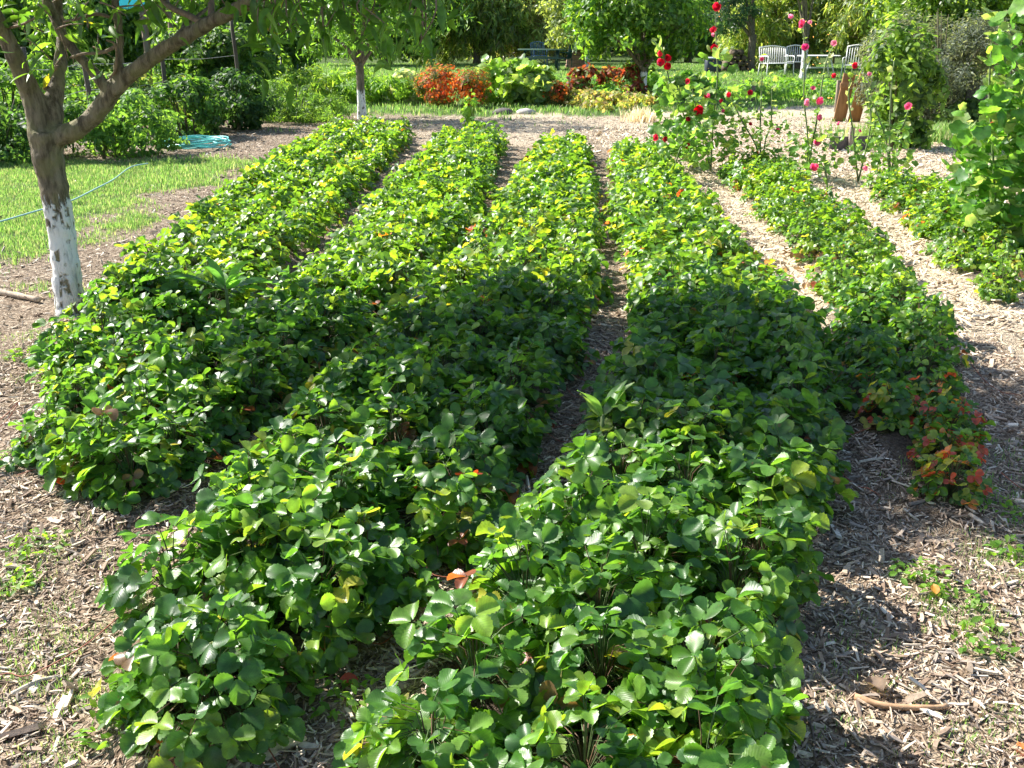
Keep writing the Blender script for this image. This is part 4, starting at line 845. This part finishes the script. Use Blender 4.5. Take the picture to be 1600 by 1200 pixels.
# turquoise roofs glimpsed through leaves
for px, py, Y_, w_, lab in ((1288, 2, 44, 2.0, 'turquoise sheet roof glimpsed above the bamboo'), (222, 6, 22.5, .6, 'turquoise sheet roof glimpsed through the left tree leaves')):
    p = A(px, py, Y_); rt = empty('sheet_roof', (p.x, p.y, 0), lab, 'roof', 'turquoise sheet roofs'); c = Cloud(); v = []; m_ = 24
    for j, (dy, dz) in enumerate(((-.9, -.1), (.9, .5))):
        for i in range(m_ + 1): v.append((p.x - w_ / 2 + w_ * i / m_, p.y + dy, p.z + dz + .02 * math.sin(i * math.pi)))
    for i in range(m_ + 1): v[i] = (v[i][0], v[i][1], v[i][2] + .03 * (i % 2)); v[m_ + 1 + i] = (v[m_ + 1 + i][0], v[m_ + 1 + i][1], v[m_ + 1 + i][2] + .03 * (i % 2))
    v += [(a, b_, z_ - .03) for a, b_, z_ in v]; q0 = m_ + 1; f = []
    for i in range(m_): f += [(i, i + 1, q0 + i + 1, q0 + i), (2 * q0 + i, 3 * q0 + i, 3 * q0 + i + 1, 2 * q0 + i + 1), (i, 2 * q0 + i, 2 * q0 + i + 1, i + 1), (q0 + i, q0 + i + 1, 3 * q0 + i + 1, 3 * q0 + i)]
    c.raw(v, f, (.08, .5, .5)); c.build('roof_sheet', M_paint, rt, smooth=False)
    for sx in (-.45, .45):
        for dy, dz in ((-.85, -.12), (.85, .46)): c = Cloud(); tube(c, [(p.x + sx * w_, p.y + dy, 0), (p.x + sx * w_, p.y + dy, p.z + dz)], .05, n=6, C=(.2, .15, .1)); c.build('post', M_wood, rt)

# ------------------------------------------------------------------ right side shrubs
bush('grey_shrub', 'big grey green shrub with fine leaves at upper right', 'shrub', G(1462, 196), 2.1, 2.0, 30000, .085, [(.1, .13, .1), (.06, .08, .055), (.17, .2, .17)], [3, 3, 2], T_lan2, blobs=2, clump=60, stems=14)
bush('rose_shrub', 'broad leaved shrub in front of the grey one, reaching down to bare stems', 'shrub', G(1400, 232), .85, 1.72, 2400, .12, [(.1, .19, .04), (.15, .25, .05), (.05, .1, .03)], None, T_ov3, blobs=2, clump=34, stems=12)
bush('leafy_shrub', 'low dark shrub under the grey panel', 'shrub', G(1475, 198), 1.6, .65, 3600, .09, [(.05, .1, .03), (.09, .17, .04)], None, T_ov3, blobs=2, clump=20)
cl = Cloud(); p = G(1465, 218); n = 5000; x = rng.normal(p.x, .55, n); y = rng.normal(p.y, .25, n); blades(cl, x, y, .2, GP, wide=.8); tag(cl.build('tall_grass', M_grass), 'tall bright grass tuft in front of the dark shrub', kind='stuff')

# ------------------------------------------------------------------ hollyhocks
def petal_t(seed=0):
    r = random.Random(seed); t = grid_leaf(1.0, 1.15, 4, 4, lambda v: .25 + .85 * math.sin(math.pi * min(.86, v * .8 + .06)), fold=.0, droop=-.35, wav=.05, curl=-.1 - .15 * r.random())
    return rot_t(t, rx=r.uniform(.15, .5), s=.5)
PT = [petal_t(s_) for s_ in range(5)]
def hollyhock(label, basepx, Y, stems, flowers, leaves, lsize=.12, group='hollyhocks', extra=None):
    """stems: list of pixel paths at distance Y; flowers: (px, py, size_px, colour); leaves: (count, px0, py0, px1, py1)"""
    b = A(*basepx, Y); b.z = 0; root = empty('hollyhock', b, label, 'hollyhock', group)
    sc_ = Cloud(); lc = Cloud(); 
    for st in stems:
        pts = [Vector(b)] + [A(px, py, Y + (dy if False else 0)) for px, py in st for dy in (0,)]; tube(sc_, pts, [.011] + [.009] * (len(pts) - 2) + [.004], n=5, sub=4, C=(.14, .19, .08))
        # small leaves and buds along the stem
        P, rr = smooth_path(pts, [1] * len(pts), 8); P = np.array(P)[2:]
        P = P[::2]; n = len(P); dr = rdir(n); dr[:, 2] *= .4
        lc.add(T_disc[0], P, frame(np.array([0, -.3, .8]) + .5 * rng.normal(size=(n, 3)), dr), rng.uniform(.03, .075, n), pick([(.14, .26, .04), (.2, .32, .06), (.3, .36, .2)], n))
        bud = Cloud()
    sc_.build('stem', M_stem, root)
    for n, x0, y0, x1, y1, pal in leaves:
        P = np.array([A(rng.uniform(x0, x1), rng.uniform(y0, y1), Y + rng.uniform(-.3, .35)) for _ in range(n)]); P[:, 2] = np.maximum(P[:, 2], .06)
        N = np.array([0, -.25, .8]) + .55 * rng.normal(size=(n, 3)); v = rng.integers(0, 4, n); H = rdir(n); H[:, 2] -= .4; C = pick(pal, n); S = lsize * rng.uniform(.5, 1.25, n); Rm = frame(N, H)
        for j in range(4): s_ = v == j; lc.add(T_disc[j], P[s_], Rm[s_], S[s_], C[s_])
    lc.build('leaves', M_leaf, root)
    for k, (px, py, s, colr) in enumerate(flowers):
        c = Cloud(); q_ = A(px, py, Y - .05); zc = Y * _cp - (q_.z - CAMH) * _sp; n_ = np.array([[rng.uniform(-1.3, 1.3), -1, rng.uniform(-.2, .9)]])
        h0 = rdir(1); F0 = frame(n_, h0)[0]
        for q5 in range(5):
            a5 = q5 * 1.2566 + rng.uniform(-.12, .12); M5 = F0 @ np.array([[math.cos(a5), -math.sin(a5), 0], [math.sin(a5), math.cos(a5), 0], [0, 0, 1]])
            c.add(PT[(q5 + k) % 5], [q_], M5[None], [s * 1.08 * rng.uniform(.85, 1.1) * zc / FPX], np.array([colr]) * rng.uniform(.5, 1.05))
        fo = c.build('flower', M_petal, root)
        c = Cloud(); v_ = []; nn_ = nrm(n_)[0]; tube(c, [np.array(q_) - nn_ * .012, np.array(q_) + nn_ * .02], [.006, .009], n=6, sub=1, C=(.8, .7, .3)); c.build('stamen', M_petal, fo)
RED = (.5, .01, .035); CRI = (.6, .035, .08); PK = (.72, .16, .33); LP = (.78, .36, .5); MG_ = (.6, .06, .24)
LG = [(.1, .21, .04), (.065, .15, .035), (.16, .25, .08)]
hollyhock('tallest red hollyhock, its upright stem reaching the top edge', (1112, 250), 11.6, [[(1114, 200), (1121, 120), (1119, 60), (1117, -30)], [(1100, 210), (1090, 180), (1082, 140)]],
    [(1122, 12, 15, RED), (1115, 48, 12, CRI), (1118, 77, 14, RED), (1112, 55, 8, LP), (1088, 172, 20, RED), (1077, 127, 11, CRI), (1076, 186, 9, RED), (1104, 150, 8, CRI), (1120, -4, 10, RED)],
    [(16, 1095, 70, 1145, 120, LG), (170, 1065, 135, 1150, 250, LG)], .11)
hollyhock('leaning hollyhock topped by a cluster of red blooms', (1085, 246), 11.9, [[(1072, 190), (1050, 140), (1040, 100), (1032, 60)]],
    [(1028, 85, 12, CRI), (1034, 96, 14, CRI), (1042, 92, 12, RED), (1042, 103, 13, (.5, .01, .04)), (1028, 99, 10, PK)], [(150, 1025, 120, 1095, 240, LG), (5, 1018, 58, 1036, 80, LG)], .11)
hollyhock('low hollyhock with two small red blooms beside the fourth row end', (1050, 250), 11.0, [[(1040, 225), (1030, 214)], [(1062, 235), (1070, 226)]],
    [(1027, 216, 12, CRI), (1037, 217, 11, CRI), (1071, 229, 13, RED)], [(130, 1020, 190, 1110, 255, LG)], .09)
hollyhock('thin dark stemmed hollyhock with faded buds left of centre of the flower patch', (1190, 262), 11.4, [[(1188, 200), (1190, 140), (1191, 88)], [(1196, 220), (1205, 190), (1206, 120)], [(1182, 230), (1160, 190), (1140, 150)]],
    [(1190, 92, 7, PK), (1172, 146, 10, CRI), (1136, 148, 10, CRI), (1128, 158, 7, CRI), (1105, 150, 8, PK), (1172, 195, 7, RED), (1213, 204, 9, MG_), (1131, 174, 7, PK)], [(190, 1130, 170, 1235, 265, LG), (60, 1160, 110, 1215, 180, LG)], .065)
hollyhock('pink hollyhock whose blooms float above the white garden table', (1262, 258), 10.8, [[(1262, 215), (1256, 150), (1258, 74), (1250, 34)], [(1270, 220), (1279, 170), (1290, 100), (1305, 68)], [(1268, 230), (1276, 190), (1277, 150)]],
    [(1249, 36, 13, PK), (1253, 41, 9, PK), (1234, 27, 10, LP), (1266, 36, 8, LP), (1258, 76, 13, MG_), (1305, 68, 11, LP), (1257, 160, 14, LP), (1278, 157, 14, PK), (1277, 184, 12, PK), (1275, 222, 13, PK), (1301, 119, 9, CRI), (1271, 139, 9, PK)], [(120, 1235, 205, 1310, 265, LG)], .07)
hollyhock('hollyhock in front of the brown boards with a single red bloom on top', (1345, 250), 10.9, [[(1332, 200), (1326, 150), (1333, 100)], [(1360, 200), (1358, 160), (1350, 120)]],
    [(1333, 102, 11, CRI), (1342, 205, 7, PK), (1357, 117, 8, LP), (1308, 193, 7, PK)], [(80, 1320, 210, 1375, 260, LG)], .07)
hollyhock('hollyhock beside the broad leaved shrub carrying one pink flower', (1395, 262), 10.6, [[(1385, 220), (1375, 190), (1360, 150)], [(1400, 220), (1412, 195), (1420, 168)], [(1390, 225), (1392, 150), (1397, 95)]],
    [(1420, 168, 14, PK)], [(110, 1365, 190, 1425, 262, LG)], .075)
c = Cloud(); p = G(1278, 258, .3)
hollyhock('hollyhock fallen over the narrow row, with two low pink blooms', (1300, 262), 9.4, [[(1290, 268), (1275, 262), (1265, 262)]], [(1266, 261, 13, PK), (1276, 262, 13, PK), (1353, 262, 9, LP)], [(12, 1255, 255, 1300, 275, LG)], .06)
LG2 = [(.05, .14, .028), (.08, .2, .035), (.12, .25, .045), (.16, .24, .09)]
hollyhock('leafy hollyhock filling the right edge of the photo', (1585, 400), 7.4, [[(1580, 330), (1575, 200), (1570, 90), (1568, 20)], [(1560, 350), (1552, 250), (1546, 140), (1550, 60)], [(1600, 320), (1610, 180), (1605, 60), (1600, 10)], [(1620, 300), (1650, 150), (1640, 20)]],
    [(1542, 177, 11, PK), (1547, 196, 10, (.6, .12, .1)), (1540, 212, 9, LP), (1566, 150, 8, CRI)],
    [(560, 1545, 110, 1700, 430, LG2), (330, 1500, 160, 1620, 410, LG2), (110, 1540, 20, 1640, 160, LG2)], .115)
hollyhock('shorter hollyhock at the left flank of the leafy right hand mass', (1520, 380), 7.9, [[(1518, 330), (1515, 260), (1510, 190)]], [], [(170, 1485, 215, 1560, 395, LG2)], .1)

# ------------------------------------------------------------------ broad leaved weeds in the rows
T_dock = [grid_leaf(1, .36, 8, 4, ov, fold=.25, droop=.25, wav=.03), grid_leaf(1, .32, 8, 4, ov, fold=.4, droop=.45, wav=.04), grid_leaf(1, .4, 8, 4, ov, fold=.1, droop=.05, wav=.03)]
def dock(label, px, py, z, n, size, pal, spread=.8):
    size *= .82
    p = G(px, py, z); b = Vector((p.x, p.y, float(hgt(np.array([p.x]), np.array([p.y]))[0]))); root = empty('broadleaf_weed', b, label, 'weed', 'broad leaved weeds growing in the rows'); c = Cloud()
    ph = rng.uniform(0, 6.28, n); th = rng.uniform(.15, spread, n); H = np.c_[np.sin(th) * np.cos(ph), np.sin(th) * np.sin(ph), np.cos(th)]; N = np.c_[-np.cos(th) * np.cos(ph), -np.cos(th) * np.sin(ph), np.sin(th)] * 1.0
    N[:, 2] += .3; P = np.array([[b.x, b.y, z - .06]] * n) + H * .04; v = rng.integers(0, 3, n); S = size * rng.uniform(.7, 1.15, n); Rm = frame(N, H); C = pick(pal, n)
    for j in range(3): s_ = v == j; c.add(T_dock[j], P[s_], Rm[s_], S[s_], C[s_])
    c.build('leaves', M_leaf, root); s = Cloud(); tube(s, [b, (b.x, b.y, z * .5), (b.x, b.y, z - .02)], [.012, .01, .008], n=6, sub=2, C=(.15, .2, .07)); s.build('stem', M_stem, root)
dock('large leaved weed with a pale drooping leaf in the leftmost row', 352, 440, .3, 11, .3, [(.1, .26, .05), (.14, .3, .06), (.07, .19, .05)], 1.3)
dock('broad leaved weed in the far part of the broad central row', 1010, 345, .28, 8, .3, [(.1, .24, .035), (.12, .26, .04)], 1.5)
dock('upright pale leaved weed at the dark gap left of the broad central row', 942, 640, .28, 5, .2, [(.2, .3, .12), (.12, .24, .07)], .5)
dock('grassy leaved weed on the left edge of the leftmost row', 417, 262, .15, 9, .3, [(.1, .26, .05)], .9)
dock('broad leaved weed near the right end of the third row', 845, 300, .28, 5, .2, [(.12, .28, .04)], 1.2)

# ------------------------------------------------------------------ hoses, sticks, litter
c = Cloud(); ctr = G(305, 232)
pts = []
for k in range(7 * 14):
    a = 2 * math.pi * k / 14; t = k / 14; rx = .46 - .035 * (t % 3) + .02 * math.sin(k * 1.7); pts.append((ctr.x + rx * math.cos(a) + .05 * math.sin(t * 2.1), ctr.y + rx * .9 * math.sin(a) + .06 * math.cos(t * 1.3), .03 + .016 * t + .008 * math.sin(k * 2.3)))
e0 = pts[-1]; tube(c, pts, .010, n=7, sub=3, C=(.16, .58, .56)); tag(c.build('coiled_hose', M_hose), 'turquoise garden hose coiled on the path by the shrubs', 'hose', 'garden hoses')
c = Cloud(); hp = [G(x_, y_) for x_, y_ in ((-60, 372), (0, 356), (60, 338), (110, 323), (150, 303), (178, 288), (205, 268), (232, 262))]; tube(c, [(p.x, p.y, .05) for p in hp], .0075, n=7, sub=5, C=(.4, .62, .58)); tag(c.build('stretched_hose', M_hose), 'pale green hose stretched across the lawn behind the near trunk', 'hose', 'garden hoses')
def stick(label, pxs, r, colr, cat='stick', group='sticks on the mulch'):
    c = Cloud(); pts = []
    for i, (x_, y_) in enumerate(pxs): p = G(x_, y_); pts.append((p.x, p.y, float(hgt(np.array([p.x]), np.array([p.y]))[0]) + r * .8 + .004))
    tube(c, pts, [r * (1 - .3 * i / (len(pts) - 1)) for i in range(len(pts))], n=7, sub=4, C=colr, wob=.12); tag(c.build('stick', M_twig), label, cat, group)
stick('thick pale stick lying left of the near trunk', [(-20, 458), (20, 464), (62, 474)], .022, (.4, .32, .24))
stick('long reddish stick across the shade at lower right', [(1335, 1092), (1380, 1106), (1440, 1111), (1480, 1108)], .009, (.42, .26, .15))
stick('thin dark stick curving beside the broad row at lower right', [(1228, 1070), (1252, 1100), (1268, 1140), (1272, 1190)], .004, (.12, .09, .07))
stick('pale stick in front of the third row end', [(340, 1182), (365, 1172), (392, 1152)], .008, (.5, .42, .33))
stick('grey stick touching the third row end', [(318, 1142), (345, 1134), (376, 1112)], .008, (.36, .3, .25))
stick('dark stick at the right edge of the shaded chips', [(1447, 797), (1470, 782), (1500, 772)], .009, (.3, .2, .14))
stick('forked looking twig left of the lower right stick', [(1300, 1125), (1325, 1145), (1345, 1165)], .004, (.35, .27, .2))
stick('small bleached stick near the bottom left corner', [(20, 1090), (60, 1070), (95, 1062)], .006, (.6, .52, .42))
# dead leaves
def dead_leaf(label, px, py, s, colr):
    p = G(px, py); t = grid_leaf(1, .75, 6, 4, ov, fold=.5, droop=-.25, wav=.09); c = Cloud(); z = float(hgt(np.array([p.x]), np.array([p.y]))[0])
    c.add(t, [(p.x, p.y, z + .02)], frame(np.array([[rng.uniform(-.4, .4), rng.uniform(-.5, 0), 1]]), rdir(1)), [s], np.array([colr])); tag(c.build('dead_leaf', M_matte), label, 'dead leaf', 'dead leaves on the mulch')
dead_leaf('curled grey brown leaf in the shade at lower right', 1358, 1066, .07, (.2, .15, .12))
dead_leaf('rusty orange leaf below the third row end', 398, 1100, .06, (.4, .12, .04))
dead_leaf('red leaf on the ground between the third and broad rows', 560, 1072, .045, (.45, .08, .06))
dead_leaf('orange scrap of leaf on the right hand chips', 1462, 940, .035, (.5, .25, .06))
dead_leaf('orange leaf at the bottom right corner', 1590, 1170, .05, (.5, .2, .08))
dead_leaf('red leaf at the foot of the second row', 105, 762, .05, (.5, .08, .04))
dead_leaf('orange red leaf on the straw between the broad and narrow rows', 1288, 482, .09, (.5, .15, .07))
# clump of dried brown leaves on the straw path
cl = Cloud(); p = G(1292, 424); n = 160; P = np.c_[rng.normal(p.x, .12, n), rng.normal(p.y, .16, n), rng.uniform(.02, .1, n)]
cl.add(T_ov3[1], P, frame(np.array([0, 0, .5]) + .8 * rng.normal(size=(n, 3)), rdir(n)), rng.uniform(.04, .08, n), pick([(.16, .1, .06), (.26, .18, .11), (.12, .08, .05)], n)); tag(cl.build('dried_plant', M_matte), 'withered brown plant on the straw path beside the narrow row', 'dried plant')
print('verts', sum(len(o.data.vertices) for o in bpy.data.objects if o.type == 'MESH'))
